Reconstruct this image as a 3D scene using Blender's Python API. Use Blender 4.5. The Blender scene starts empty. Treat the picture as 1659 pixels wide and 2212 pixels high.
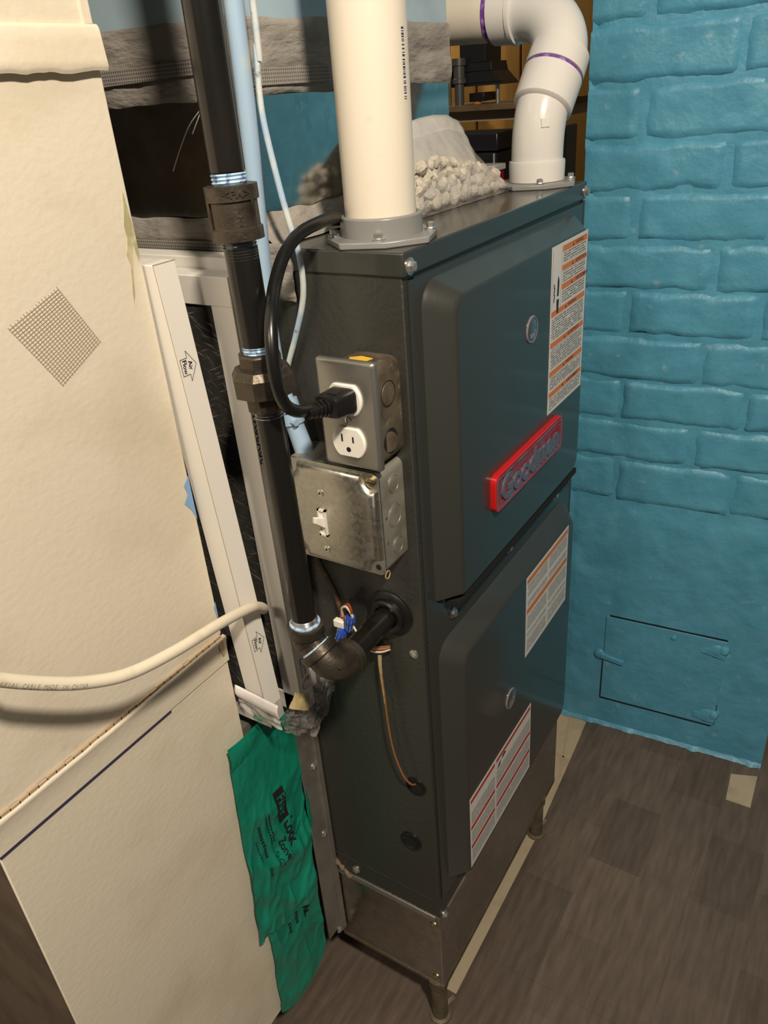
import bpy, bmesh, math, random
from mathutils import Vector, Matrix, noise

# ---------------------------------------------------------------- units, camera, light
# All lengths below are in "u" (about 27.7 mm); origin = front left bottom corner of the furnace
# cabinet, x along the furnace front, y along its left side (away), z up; the floor is z = -12.
S = 0.0277
FZ = -12.0
sc = bpy.context.scene
LC = sc.collection


def W(p):
    return Vector((p[0] * S, p[1] * S, (p[2] - FZ) * S))


cam_d = bpy.data.cameras.new('camera')
cam_d.sensor_fit = 'HORIZONTAL'
cam_d.sensor_width = 36.0
cam_d.lens = 36.0 * 1678.09 / 1659.0
cam_d.clip_start = 0.02
cam = bpy.data.objects.new('camera', cam_d)
LC.objects.link(cam)
_r = Vector((0.52518317, -0.84798721, -0.07141658))
_d = Vector((-0.44157310, -0.19981337, -0.87469298))
_f = Vector((0.72745847, 0.49090968, -0.47938696))
M = Matrix.Identity(4)
for i in range(3):
    M[i][0], M[i][1], M[i][2] = _r[i], -_d[i], -_f[i]
M.translation = W((-23.11227, -14.06320, 39.42309))
cam.matrix_world = M
sc.camera = cam

wd = bpy.data.worlds.new('room_air')
sc.world = wd
wd.use_nodes = True
bg = wd.node_tree.nodes['Background']
bg.inputs[0].default_value = (1.0, 0.92, 0.82, 1)
bg.inputs[1].default_value = 0.09


def lamp(name, pos, aim, watts, size, col):
    ld = bpy.data.lights.new(name, 'AREA')
    ld.shape = 'DISK'
    ld.size = size * S
    ld.energy = watts
    ld.color = col
    o = bpy.data.objects.new(name, ld)
    LC.objects.link(o)
    o.location = W(pos)
    o.rotation_euler = (W(aim) - W(pos)).to_track_quat('-Z', 'Y').to_euler()
    return o


lamp('ceiling_lamp', (-28, -31, 73), (4, 2, 18), 39.0, 4.5, (1.0, 0.87, 0.70))
lamp('second_lamp', (-52, 0, 66), (0, 4, 12), 9.0, 8.0, (1.0, 0.86, 0.68))
lamp('added_back_fill', (51, 40, 60), (64, 26, 40), 3.2, 8.0, (1.0, 0.84, 0.62))  # unseen fill light added to brighten the panelling at the back

sc.view_settings.view_transform = 'Standard'
sc.view_settings.look = 'None'
sc.view_settings.exposure = 0.0
sc.view_settings.gamma = 1.0
sc.view_settings.use_curve_mapping = False


# ---------------------------------------------------------------- materials
def new_mat(name):
    m = bpy.data.materials.new(name)
    m.use_nodes = True
    nt = m.node_tree
    return m, nt, nt.nodes, nt.links, nt.nodes['Principled BSDF']


def mat(name, col, rough=0.5, metal=0.0, spec=0.5, var=None, bump=None, coat=0.0, stretch=(1, 1, 1),
        rvar=None, emit=None):
    """var = (colour, scale, lo, hi) noise-mixed second colour, or a list of them;
    bump = (scale, strength, distance, detail), or a list"""
    m, nt, N, L, P = new_mat(name)
    P.inputs['Base Color'].default_value = (*col, 1)
    P.inputs['Roughness'].default_value = rough
    P.inputs['Metallic'].default_value = metal
    P.inputs['Specular IOR Level'].default_value = spec
    if coat:
        P.inputs['Coat Weight'].default_value = coat
        P.inputs['Coat Roughness'].default_value = 0.12
    tc = N.new('ShaderNodeTexCoord')
    mp = N.new('ShaderNodeMapping')
    mp.inputs['Scale'].default_value = stretch
    L.new(tc.outputs['Object'], mp.inputs['Vector'])

    def noise_n(scale, detail=4, vec=None):
        n = N.new('ShaderNodeTexNoise')
        n.inputs['Scale'].default_value = scale / S
        n.inputs['Detail'].default_value = detail
        L.new((vec or mp.outputs['Vector']), n.inputs['Vector'])
        return n.outputs['Fac']
    if var:
        if isinstance(var, tuple):
            var = [var]
        prev = None
        for c2, s, lo, hi in var:
            rp = N.new('ShaderNodeMapRange')
            rp.inputs['From Min'].default_value = lo
            rp.inputs['From Max'].default_value = hi
            L.new(noise_n(s), rp.inputs['Value'])
            mx = N.new('ShaderNodeMix')
            mx.data_type = 'RGBA'
            L.new(rp.outputs['Result'], mx.inputs['Factor'])
            if prev:
                L.new(prev, mx.inputs['A'])
            else:
                mx.inputs['A'].default_value = (*col, 1)
            mx.inputs['B'].default_value = (*c2, 1)
            prev = mx.outputs['Result']
        L.new(prev, P.inputs['Base Color'])
    if rvar:
        rp = N.new('ShaderNodeMapRange')
        rp.inputs['From Min'].default_value = 0.35
        rp.inputs['From Max'].default_value = 0.65
        rp.inputs['To Min'].default_value = rvar[1]
        rp.inputs['To Max'].default_value = rvar[2]
        L.new(noise_n(rvar[0]), rp.inputs['Value'])
        L.new(rp.outputs['Result'], P.inputs['Roughness'])
    if bump:
        if isinstance(bump, tuple):
            bump = [bump]
        pn = None
        for s, st, dist, det in bump:
            b = N.new('ShaderNodeBump')
            b.inputs['Strength'].default_value = st
            b.inputs['Distance'].default_value = dist * S
            L.new(noise_n(s, det), b.inputs['Height'])
            if pn:
                L.new(pn, b.inputs['Normal'])
            pn = b.outputs['Normal']
        L.new(pn, P.inputs['Normal'])
    return m


def galv(name, col, rough, lo=0.75, cell=2.2, bumpst=0.0):
    """galvanised sheet: crystal spangle in tone and gloss"""
    m, nt, N, L, P = new_mat(name)
    P.inputs['Metallic'].default_value = 1.0
    tc = N.new('ShaderNodeTexCoord')
    v = N.new('ShaderNodeTexVoronoi')
    v.inputs['Scale'].default_value = cell / S
    L.new(tc.outputs['Object'], v.inputs['Vector'])
    bw = N.new('ShaderNodeRGBToBW')
    L.new(v.outputs['Color'], bw.inputs[0])
    n = N.new('ShaderNodeTexNoise')
    n.inputs['Scale'].default_value = 0.25 / S
    n.inputs['Detail'].default_value = 5
    L.new(tc.outputs['Object'], n.inputs['Vector'])
    ad = N.new('ShaderNodeMath')
    ad.operation = 'MULTIPLY_ADD'
    ad.inputs[1].default_value = 0.45
    L.new(bw.outputs[0], ad.inputs[0])
    L.new(n.outputs['Fac'], ad.inputs[2])
    mr = N.new('ShaderNodeMapRange')
    mr.inputs['From Min'].default_value = 0.3
    mr.inputs['From Max'].default_value = 1.1
    mr.inputs['To Min'].default_value = lo
    mr.inputs['To Max'].default_value = 1.0
    L.new(ad.outputs[0], mr.inputs['Value'])
    mx = N.new('ShaderNodeMix')
    mx.data_type = 'RGBA'
    mx.inputs['A'].default_value = (0, 0, 0, 1)
    mx.inputs['B'].default_value = (*col, 1)
    L.new(mr.outputs['Result'], mx.inputs['Factor'])
    L.new(mx.outputs['Result'], P.inputs['Base Color'])
    r2 = N.new('ShaderNodeMapRange')
    r2.inputs['From Min'].default_value = 0.3
    r2.inputs['From Max'].default_value = 1.1
    r2.inputs['To Min'].default_value = rough * 0.8
    r2.inputs['To Max'].default_value = rough * 1.3
    L.new(ad.outputs[0], r2.inputs['Value'])
    L.new(r2.outputs['Result'], P.inputs['Roughness'])
    return m


def film(name, col, alpha, rough=0.15, bump=(1.5, 0.6, 0.2), streak=0.0):
    """thin clear plastic: part see-through, part hazy, glossy"""
    m, nt, N, L, P = new_mat(name)
    P.inputs['Base Color'].default_value = (*col, 1)
    P.inputs['Roughness'].default_value = rough
    P.inputs['Specular IOR Level'].default_value = 0.8
    tr = N.new('ShaderNodeBsdfTransparent')
    mx = N.new('ShaderNodeMixShader')
    tc = N.new('ShaderNodeTexCoord')
    n = N.new('ShaderNodeTexNoise')
    n.inputs['Scale'].default_value = bump[0] / S
    n.inputs['Detail'].default_value = 3
    L.new(tc.outputs['Object'], n.inputs['Vector'])
    mr = N.new('ShaderNodeMapRange')
    mr.inputs['From Min'].default_value = 0.3
    mr.inputs['From Max'].default_value = 0.7
    mr.inputs['To Min'].default_value = max(0.02, alpha - 0.14)
    mr.inputs['To Max'].default_value = min(1, alpha + 0.14)
    L.new(n.outputs['Fac'], mr.inputs['Value'])
    L.new(mr.outputs['Result'], mx.inputs[0])
    b = N.new('ShaderNodeBump')
    b.inputs['Strength'].default_value = bump[1]
    b.inputs['Distance'].default_value = bump[2] * S
    L.new(n.outputs['Fac'], b.inputs['Height'])
    L.new(b.outputs['Normal'], P.inputs['Normal'])
    L.new(tr.outputs[0], mx.inputs[1])
    L.new(P.outputs[0], mx.inputs[2])
    L.new(mx.outputs[0], N['Material Output'].inputs['Surface'])
    return m


def print_mat(name, ink, paper, row, word, ax_u, dens=0.45):
    """rows of tiny illegible print; rows along z, words along ax_u"""
    m, nt, N, L, P = new_mat(name)
    P.inputs['Roughness'].default_value = 0.45
    tc = N.new('ShaderNodeTexCoord')
    sp = N.new('ShaderNodeSeparateXYZ')
    L.new(tc.outputs['Object'], sp.inputs[0])
    mz = N.new('ShaderNodeMath')
    mz.operation = 'MULTIPLY'
    mz.inputs[1].default_value = 1.0 / (row * S)
    L.new(sp.outputs['Z'], mz.inputs[0])
    fr = N.new('ShaderNodeMath')
    fr.operation = 'FRACT'
    L.new(mz.outputs[0], fr.inputs[0])
    g1 = N.new('ShaderNodeMath')
    g1.operation = 'LESS_THAN'
    g1.inputs[1].default_value = 0.55
    L.new(fr.outputs[0], g1.inputs[0])
    fl = N.new('ShaderNodeMath')
    fl.operation = 'FLOOR'
    L.new(mz.outputs[0], fl.inputs[0])
    mu = N.new('ShaderNodeMath')
    mu.operation = 'MULTIPLY'
    mu.inputs[1].default_value = 1.0 / (word * S)
    L.new(sp.outputs[ax_u], mu.inputs[0])
    cb = N.new('ShaderNodeCombineXYZ')
    L.new(mu.outputs[0], cb.inputs[0])
    k = N.new('ShaderNodeMath')
    k.operation = 'MULTIPLY'
    k.inputs[1].default_value = 7.31
    L.new(fl.outputs[0], k.inputs[0])
    L.new(k.outputs[0], cb.inputs[1])
    n = N.new('ShaderNodeTexNoise')
    n.inputs['Scale'].default_value = 1.0
    n.inputs['Detail'].default_value = 1
    L.new(cb.outputs[0], n.inputs['Vector'])
    g2 = N.new('ShaderNodeMath')
    g2.operation = 'GREATER_THAN'
    g2.inputs[1].default_value = dens
    L.new(n.outputs['Fac'], g2.inputs[0])
    an = N.new('ShaderNodeMath')
    an.operation = 'MULTIPLY'
    L.new(g1.outputs[0], an.inputs[0])
    L.new(g2.outputs[0], an.inputs[1])
    mx = N.new('ShaderNodeMix')
    mx.data_type = 'RGBA'
    mx.inputs['A'].default_value = (*paper, 1)
    mx.inputs['B'].default_value = (*ink, 1)
    L.new(an.outputs[0], mx.inputs['Factor'])
    L.new(mx.outputs['Result'], P.inputs['Base Color'])
    return m


def wrinkle_mat(name, col, rough):
    """dark enamel over leather-grain pressed sheet"""
    m, nt, N, L, P = new_mat(name)
    P.inputs['Base Color'].default_value = (*col, 1)
    P.inputs['Roughness'].default_value = rough
    P.inputs['Specular IOR Level'].default_value = 0.55
    tc = N.new('ShaderNodeTexCoord')
    n0 = N.new('ShaderNodeTexNoise')
    n0.inputs['Scale'].default_value = 1.6 / S
    n0.inputs['Detail'].default_value = 4
    L.new(tc.outputs['Object'], n0.inputs['Vector'])
    ad = N.new('ShaderNodeVectorMath')
    ad.operation = 'MULTIPLY_ADD'
    ad.inputs[1].default_value = (0.5 * S,) * 3
    L.new(n0.outputs['Color'], ad.inputs[0])
    L.new(tc.outputs['Object'], ad.inputs[2])
    v = N.new('ShaderNodeTexVoronoi')
    v.feature = 'DISTANCE_TO_EDGE'
    v.inputs['Scale'].default_value = 2.6 / S
    L.new(ad.outputs[0], v.inputs['Vector'])
    b = N.new('ShaderNodeBump')
    b.inputs['Strength'].default_value = 0.22
    b.inputs['Distance'].default_value = 0.10 * S
    L.new(v.outputs['Distance'], b.inputs['Height'])
    n1 = N.new('ShaderNodeTexNoise')
    n1.inputs['Scale'].default_value = 5 / S
    L.new(tc.outputs['Object'], n1.inputs['Vector'])
    b2 = N.new('ShaderNodeBump')
    b2.inputs['Strength'].default_value = 0.15
    b2.inputs['Distance'].default_value = 0.05 * S
    L.new(n1.outputs['Fac'], b2.inputs['Height'])
    L.new(b.outputs['Normal'], b2.inputs['Normal'])
    L.new(b2.outputs['Normal'], P.inputs['Normal'])
    return m


def mesh_tape_mat(name, base, lite, step, ax=1):
    """square glass-fibre mesh bedded in duct mastic (threads raised)"""
    m, nt, N, L, P = new_mat(name)
    P.inputs['Roughness'].default_value = 0.8
    tc = N.new('ShaderNodeTexCoord')
    sp = N.new('ShaderNodeSeparateXYZ')
    L.new(tc.outputs['Object'], sp.inputs[0])
    outs = []
    for a in ('X', 'Y', 'Z'):
        mu = N.new('ShaderNodeMath')
        mu.operation = 'MULTIPLY'
        mu.inputs[1].default_value = 1 / (step * S)
        L.new(sp.outputs[a], mu.inputs[0])
        fr = N.new('ShaderNodeMath')
        fr.operation = 'FRACT'
        L.new(mu.outputs[0], fr.inputs[0])
        g = N.new('ShaderNodeMath')
        g.operation = 'LESS_THAN'
        g.inputs[1].default_value = 0.36
        L.new(fr.outputs[0], g.inputs[0])
        outs.append(g.outputs[0])
    mxm = N.new('ShaderNodeMath')
    mxm.operation = 'MAXIMUM'
    L.new(outs[ax], mxm.inputs[0])
    L.new(outs[2], mxm.inputs[1])
    mx = N.new('ShaderNodeMix')
    mx.data_type = 'RGBA'
    mx.inputs['A'].default_value = (*base, 1)
    mx.inputs['B'].default_value = (*lite, 1)
    L.new(mxm.outputs[0], mx.inputs['Factor'])
    L.new(mx.outputs['Result'], P.inputs['Base Color'])
    b = N.new('ShaderNodeBump')
    b.inputs['Strength'].default_value = 0.6
    b.inputs['Distance'].default_value = 0.05 * S
    L.new(mxm.outputs[0], b.inputs['Height'])
    L.new(b.outputs['Normal'], P.inputs['Normal'])
    return m


def fibre_mat(name):
    """dark filter media with pale tangled fibres"""
    m, nt, N, L, P = new_mat(name)
    P.inputs['Roughness'].default_value = 0.9
    P.inputs['Specular IOR Level'].default_value = 0.1
    tc = N.new('ShaderNodeTexCoord')
    acc = None
    for ang, sd in ((-0.35, 0), (-0.75, 3), (0.3, 8)):
        mp = N.new('ShaderNodeMapping')
        vr = N.new('ShaderNodeVectorRotate')
        vr.rotation_type = 'X_AXIS'
        vr.inputs['Angle'].default_value = ang
        L.new(tc.outputs['Object'], vr.inputs['Vector'])
        mp.inputs['Location'].default_value = (sd, sd, sd)
        mp.inputs['Scale'].default_value = (1, 1.0, 14)
        L.new(vr.outputs[0], mp.inputs['Vector'])
        n = N.new('ShaderNodeTexNoise')
        n.inputs['Scale'].default_value = 0.9 / S
        n.inputs['Detail'].default_value = 3
        n.inputs['Distortion'].default_value = 0.6
        L.new(mp.outputs[0], n.inputs['Vector'])
        r = N.new('ShaderNodeMapRange')
        r.inputs['From Min'].default_value = 0.62
        r.inputs['From Max'].default_value = 0.74
        L.new(n.outputs['Fac'], r.inputs['Value'])
        if acc:
            a = N.new('ShaderNodeMath')
            a.operation = 'MAXIMUM'
            L.new(acc, a.inputs[0])
            L.new(r.outputs[0], a.inputs[1])
            acc = a.outputs[0]
        else:
            acc = r.outputs[0]
    mx = N.new('ShaderNodeMix')
    mx.data_type = 'RGBA'
    mx.inputs['A'].default_value = (0.035, 0.033, 0.03, 1)
    mx.inputs['B'].default_value = (0.21, 0.20, 0.18, 1)
    L.new(acc, mx.inputs['Factor'])
    L.new(mx.outputs['Result'], P.inputs['Base Color'])
    return m


def tile_mat(name):
    """printed wood-look vinyl: short plank blocks, streaked"""
    m, nt, N, L, P = new_mat(name)
    P.inputs['Roughness'].default_value = 0.42
    P.inputs['Specular IOR Level'].default_value = 0.4
    geo = N.new('ShaderNodeNewGeometry')
    tc = N.new('ShaderNodeTexCoord')
    oi = N.new('ShaderNodeObjectInfo')
    br = N.new('ShaderNodeTexBrick')
    br.offset = 0.45
    br.inputs['Scale'].default_value = 1.0 / S
    br.inputs['Brick Width'].default_value = 6.2
    br.inputs['Row Height'].default_value = 3.7
    br.inputs['Mortar Size'].default_value = 0.0
    br.inputs['Color1'].default_value = (0.098, 0.074, 0.058, 1)
    br.inputs['Color2'].default_value = (0.135, 0.104, 0.082, 1)
    L.new(geo.outputs['Position'], br.inputs['Vector'])
    mp = N.new('ShaderNodeMapping')
    mp.inputs['Scale'].default_value = (0.35, 2.2, 1)
    L.new(geo.outputs['Position'], mp.inputs['Vector'])
    n = N.new('ShaderNodeTexNoise')
    n.inputs['Scale'].default_value = 1.0 / S
    n.inputs['Detail'].default_value = 6
    L.new(mp.outputs[0], n.inputs['Vector'])
    r = N.new('ShaderNodeMapRange')
    r.inputs['From Min'].default_value = 0.3
    r.inputs['From Max'].default_value = 0.7
    r.inputs['To Min'].default_value = 0.80
    r.inputs['To Max'].default_value = 1.25
    L.new(n.outputs['Fac'], r.inputs['Value'])
    mu = N.new('ShaderNodeVectorMath')
    mu.operation = 'SCALE'
    L.new(br.outputs['Color'], mu.inputs[0])
    L.new(r.outputs[0], mu.inputs['Scale'])
    L.new(mu.outputs[0], P.inputs['Base Color'])
    return m


MAT = {}
MAT['white_paint'] = mat('cream_painted_sheet', (0.70, 0.635, 0.515), 0.5, var=[((0.56, 0.48, 0.35), 0.16, 0.52, 0.80),
                         ((0.30, 0.26, 0.19), 0.33, 0.68, 0.86)],
                         bump=[(3.2, 0.22, 0.06, 6), (0.2, 0.08, 0.3, 2)], stretch=(1, 1, 1.3))
MAT['enamel'] = mat('charcoal_enamel', (0.034, 0.036, 0.032), 0.36, spec=0.3, bump=(7, 0.12, 0.03, 2), coat=0.5)
MAT['enamel_side'] = wrinkle_mat('charcoal_leather_grain_enamel', (0.034, 0.035, 0.031), 0.36)
MAT['blue_wall'] = mat('blue_masonry_paint', (0.076, 0.290, 0.430), 0.40, var=[((0.10, 0.345, 0.49), 0.5, 0.4, 0.75),
                       ((0.26, 0.42, 0.48), 1.1, 0.66, 0.84)],
                       bump=[(0.8, 0.6, 0.22, 8), (5.0, 0.25, 0.06, 4)], spec=0.4)
MAT['galv'] = galv('galvanised_sheet', (0.62, 0.62, 0.60), 0.12, 0.7)
MAT['galv_dull'] = mat('dull_galvanised_sheet', (0.30, 0.28, 0.245), 0.42, metal=0.55, var=((0.22, 0.205, 0.18), 0.5, 0.4, 0.7), bump=(4, .05, .04, 3))
MAT['galv_base'] = galv('dark_galvanised_sheet', (0.58, 0.56, 0.52), 0.24, 0.7)
MAT['zinc'] = mat('zinc_plated_box', (0.36, 0.345, 0.29), 0.42, metal=0.5, var=((0.26, 0.245, 0.2), 1.2, 0.42, 0.66))
MAT['zinc_cover'] = galv('bright_zinc_cover', (0.64, 0.63, 0.56), 0.36, 0.62, 7.0)
MAT['brown_box'] = mat('tarnished_steel_box', (0.20, 0.165, 0.115), 0.5, metal=0.55, var=[((0.08, 0.06, 0.04), 0.9, 0.42, 0.7), ((0.34, 0.30, 0.24), 2.5, 0.6, 0.8)], bump=(5, 0.1, 0.05, 3))
MAT['plate'] = mat('brushed_steel_plate', (0.42, 0.41, 0.38), 0.36, metal=0.9, bump=(3, 0.06, 0.05, 3), stretch=(1, 1, 12))
MAT['mastic'] = mat('grey_duct_mastic', (0.30, 0.275, 0.245), 0.75, var=((0.22, 0.20, 0.175), 0.8, 0.45, 0.7),
                    bump=[(0.9, 0.7, 0.35, 6), (4, 0.4, 0.1, 3)], stretch=(0.5, 0.5, 1.6))
MAT['mesh_tape'] = mesh_tape_mat('mesh_tape_in_mastic', (0.11, 0.10, 0.089), (0.30, 0.275, 0.245), 0.12)
MAT['mesh_tape_x'] = mesh_tape_mat('mesh_tape_on_front', (0.13, 0.12, 0.106), (0.30, 0.275, 0.245), 0.12, 0)
MAT['pale_blue'] = mat('pale_blue_paint', (0.36, 0.47, 0.54), 0.35, var=((0.28, 0.38, 0.48), 0.4, 0.5, 0.8))
MAT['conduit_blue'] = mat('sky_blue_paint', (0.30, 0.43, 0.58), 0.45, var=((0.40, 0.47, 0.49), 0.9, 0.5, 0.75))
MAT['pvc_cream'] = mat('cream_pvc', (0.70, 0.64, 0.535), 0.33, bump=(0.6, 0.05, 0.1, 2), var=((0.62, 0.555, 0.45), 1.5, 0.66, 0.82))
MAT['pvc_white'] = mat('white_pvc', (0.67, 0.65, 0.62), 0.22, spec=0.5)
MAT['pvc_grey'] = mat('grey_pvc', (0.22, 0.22, 0.215), 0.32)
MAT['purple'] = mat('purple_primer', (0.16, 0.045, 0.30), 0.4, var=((0.42, 0.28, 0.55), 3, 0.5, 0.7))
MAT['barcode'] = mat('navy_ink', (0.045, 0.04, 0.085), 0.5)
MAT['black_pipe'] = mat('black_iron_pipe', (0.0075, 0.0068, 0.006), 0.24, metal=0.0, spec=0.6, var=((0.018, 0.0145, 0.011), 0.8, 0.5, 0.75), bump=(3, 0.08, 0.05, 4), stretch=(1, 1, .15))
MAT['iron'] = mat('cast_iron_fitting', (0.105, 0.088, 0.07), 0.40, metal=0.75, bump=(9, 0.35, 0.04, 3), var=((0.06, 0.048, 0.037), 1.4, 0.45, 0.65))
MAT['thread'] = mat('bare_pipe_thread', (0.36, 0.37, 0.40), 0.25, metal=0.9)
MAT['dope'] = mat('blue_thread_sealant', (0.40, 0.56, 0.72), 0.35, var=((0.10, 0.16, 0.32), 3.5, 0.52, 0.64), bump=(5, 0.5, 0.06, 3))
MAT['rubber'] = mat('black_rubber', (0.007, 0.007, 0.007), 0.36)
MAT['cord'] = mat('black_cord_sheath', (0.006, 0.006, 0.006), 0.3, spec=0.5)
MAT['black'] = mat('black_void', (0.004, 0.004, 0.004), 0.8)
MAT['device_white'] = mat('white_wiring_device', (0.80, 0.77, 0.71), 0.3)
MAT['screw'] = mat('bright_screw', (0.66, 0.65, 0.62), 0.28, metal=0.9)
MAT['brass'] = mat('dull_brass_screw', (0.50, 0.42, 0.25), 0.3, metal=1.0)
MAT['yellow'] = mat('yellow_sticker_rest', (0.75, 0.46, 0.03), 0.6, var=((0.5, 0.36, 0.1), 3, .5, .7))
MAT['carton'] = mat('white_carton', (0.74, 0.71, 0.655), 0.6, bump=(6, 0.08, 0.04, 2), spec=0.3)
MAT['carton_in'] = mat('raw_carton_edge', (0.42, 0.32, 0.21), 0.8)
MAT['fibre'] = fibre_mat('filter_media')
MAT['ink'] = mat('black_ink', (0.012, 0.012, 0.014), 0.5)
MAT['ink_grey'] = mat('grey_ink', (0.22, 0.20, 0.19), 0.6)
MAT['green'] = mat('green_plastic_film', (0.006, 0.235, 0.155), 0.27, spec=0.5, var=((0.004, 0.19, 0.125), 0.4, 0.4, 0.7), bump=[(0.5, 0.5, 0.35, 3), (2.5, .12, .1, 3)], stretch=(1.3, 1, 0.8))
MAT['film'] = film('clear_crinkled_film', (0.70, 0.68, 0.66), 0.17, 0.10, (1.2, 0.5, 0.3))
MAT['film_white'] = film('white_printed_film', (0.80, 0.765, 0.76), 0.86, 0.3, (1.0, 0.3, 0.2))
MAT['film_tape'] = film('yellowed_tape', (0.50, 0.40, 0.20), 0.88, 0.25, (2, 0.3, 0.1))
MAT['bag'] = film('dusty_bag_film', (0.60, 0.565, 0.525), 0.32, 0.16, (0.8, 0.7, 0.3))
MAT['bag_top'] = film('dusty_bag_film_folded', (0.60, 0.57, 0.535), 0.80, 0.32, (0.6, 0.5, 0.25))
MAT['stone'] = mat('limestone', (0.56, 0.515, 0.43), 0.85, var=((0.40, 0.365, 0.30), 1.3, 0.45, 0.7), bump=(4, 0.4, 0.1, 4))
MAT['coax'] = mat('ivory_cable_sheath', (0.76, 0.69, 0.55), 0.42, var=((0.55, 0.47, 0.33), 0.7, 0.58, 0.8))
MAT['thin_cable'] = mat('painted_cable_sheath', (0.52, 0.56, 0.56), 0.6, var=[((0.33, 0.45, 0.58), 0.55, 0.45, 0.55), ((0.13, 0.08, 0.04), 1.3, 0.62, 0.72)], bump=(4, .3, .05, 3))
MAT['brown_wire'] = mat('brown_cable_sheath', (0.045, 0.025, 0.010), 0.55, var=((0.11, 0.07, 0.03), 2, .55, .75))
MAT['orange_wire'] = mat('orange_brown_wire', (0.24, 0.10, 0.035), 0.45)
MAT['tan_wire'] = mat('tan_stripped_sheath', (0.36, 0.27, 0.13), 0.7)
MAT['red_wire'] = mat('red_wire', (0.30, 0.05, 0.025), 0.4)
MAT['white_wire'] = mat('white_wire', (0.70, 0.63, 0.48), 0.4)
MAT['black_wire'] = mat('black_wire', (0.012, 0.012, 0.012), 0.35)
MAT['nut_blue'] = mat('blue_wire_nut', (0.02, 0.07, 0.42), 0.3)
MAT['nut_rib'] = mat('blue_wire_nut_rib', (0.22, 0.30, 0.62), 0.3)
MAT['beige_floor'] = mat('beige_sheet_vinyl', (0.47, 0.39, 0.27), 0.5, var=((0.36, 0.29, 0.19), 0.6, 0.5, 0.8))
MAT['tile'] = tile_mat('wood_look_vinyl_tile')
MAT['rust'] = mat('rusty_leg_pipe', (0.12, 0.095, 0.06), 0.6, metal=0.4, var=((0.19, 0.16, 0.11), 1.2, 0.4, 0.7), bump=(4, .4, .06, 3))
MAT['seal'] = mat('brown_sealant', (0.18, 0.13, 0.09), 0.9, bump=(3, .8, .2, 4))
MAT['red_badge'] = mat('red_badge', (0.27, 0.012, 0.022), 0.28, var=((0.15, 0.08, 0.10), 1.4, 0.5, 0.68))
MAT['badge_edge'] = mat('bright_red_badge_rim', (0.50, 0.012, 0.014), 0.25)
MAT['badge_letter'] = mat('slate_badge_letter', (0.095, 0.115, 0.16), 0.35)
MAT['badge_haze'] = mat('hazy_protective_film', (0.15, 0.14, 0.18), 0.3, var=((0.30, 0.03, 0.05), 1.3, 0.5, 0.62))
MAT['label'] = mat('white_label', (0.66, 0.65, 0.62), 0.4)
MAT['print'] = print_mat('label_small_print', (0.16, 0.155, 0.15), (0.62, 0.61, 0.585), 0.118, 0.12, 'X', .42)
MAT['print_fine'] = print_mat('label_fine_print', (0.30, 0.30, 0.29), (0.56, 0.555, 0.54), 0.13, 0.14, 'X', 0.40)
MAT['orange'] = mat('orange_band', (0.62, 0.18, 0.035), 0.4)
MAT['red_band'] = mat('red_band', (0.46, 0.03, 0.02), 0.4)
MAT['glass'] = mat('sight_glass', (0.05, 0.055, 0.06), 0.05, spec=0.9, coat=1.0)
MAT['glass_ring'] = mat('sight_glass_rim', (0.20, 0.185, 0.22), 0.12, spec=0.8)
MAT['panel_wood'] = mat('yellow_wood_panelling', (0.40, 0.215, 0.045), 0.5, var=((0.30, 0.15, 0.028), 0.25, 0.45, 0.7), stretch=(3, 3, .2))
MAT['dark_machine'] = mat('black_machine_paint', (0.014, 0.014, 0.015), 0.4)
MAT['grey_machine'] = mat('grey_steel_post', (0.13, 0.13, 0.12), 0.35, metal=.5)
MAT['bench_wood'] = mat('worn_bench_wood', (0.20, 0.13, 0.07), 0.6, var=((0.12, 0.075, 0.04), 0.5, .4, .7))
MAT['tote'] = mat('black_tote_plastic', (0.010, 0.011, 0.012), 0.35)
MAT['grey_cabinet'] = mat('grey_brown_cabinet', (0.20, 0.18, 0.155), 0.5)
MAT['red_paint'] = mat('red_plastic', (0.30, 0.008, 0.03), 0.4)


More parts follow.
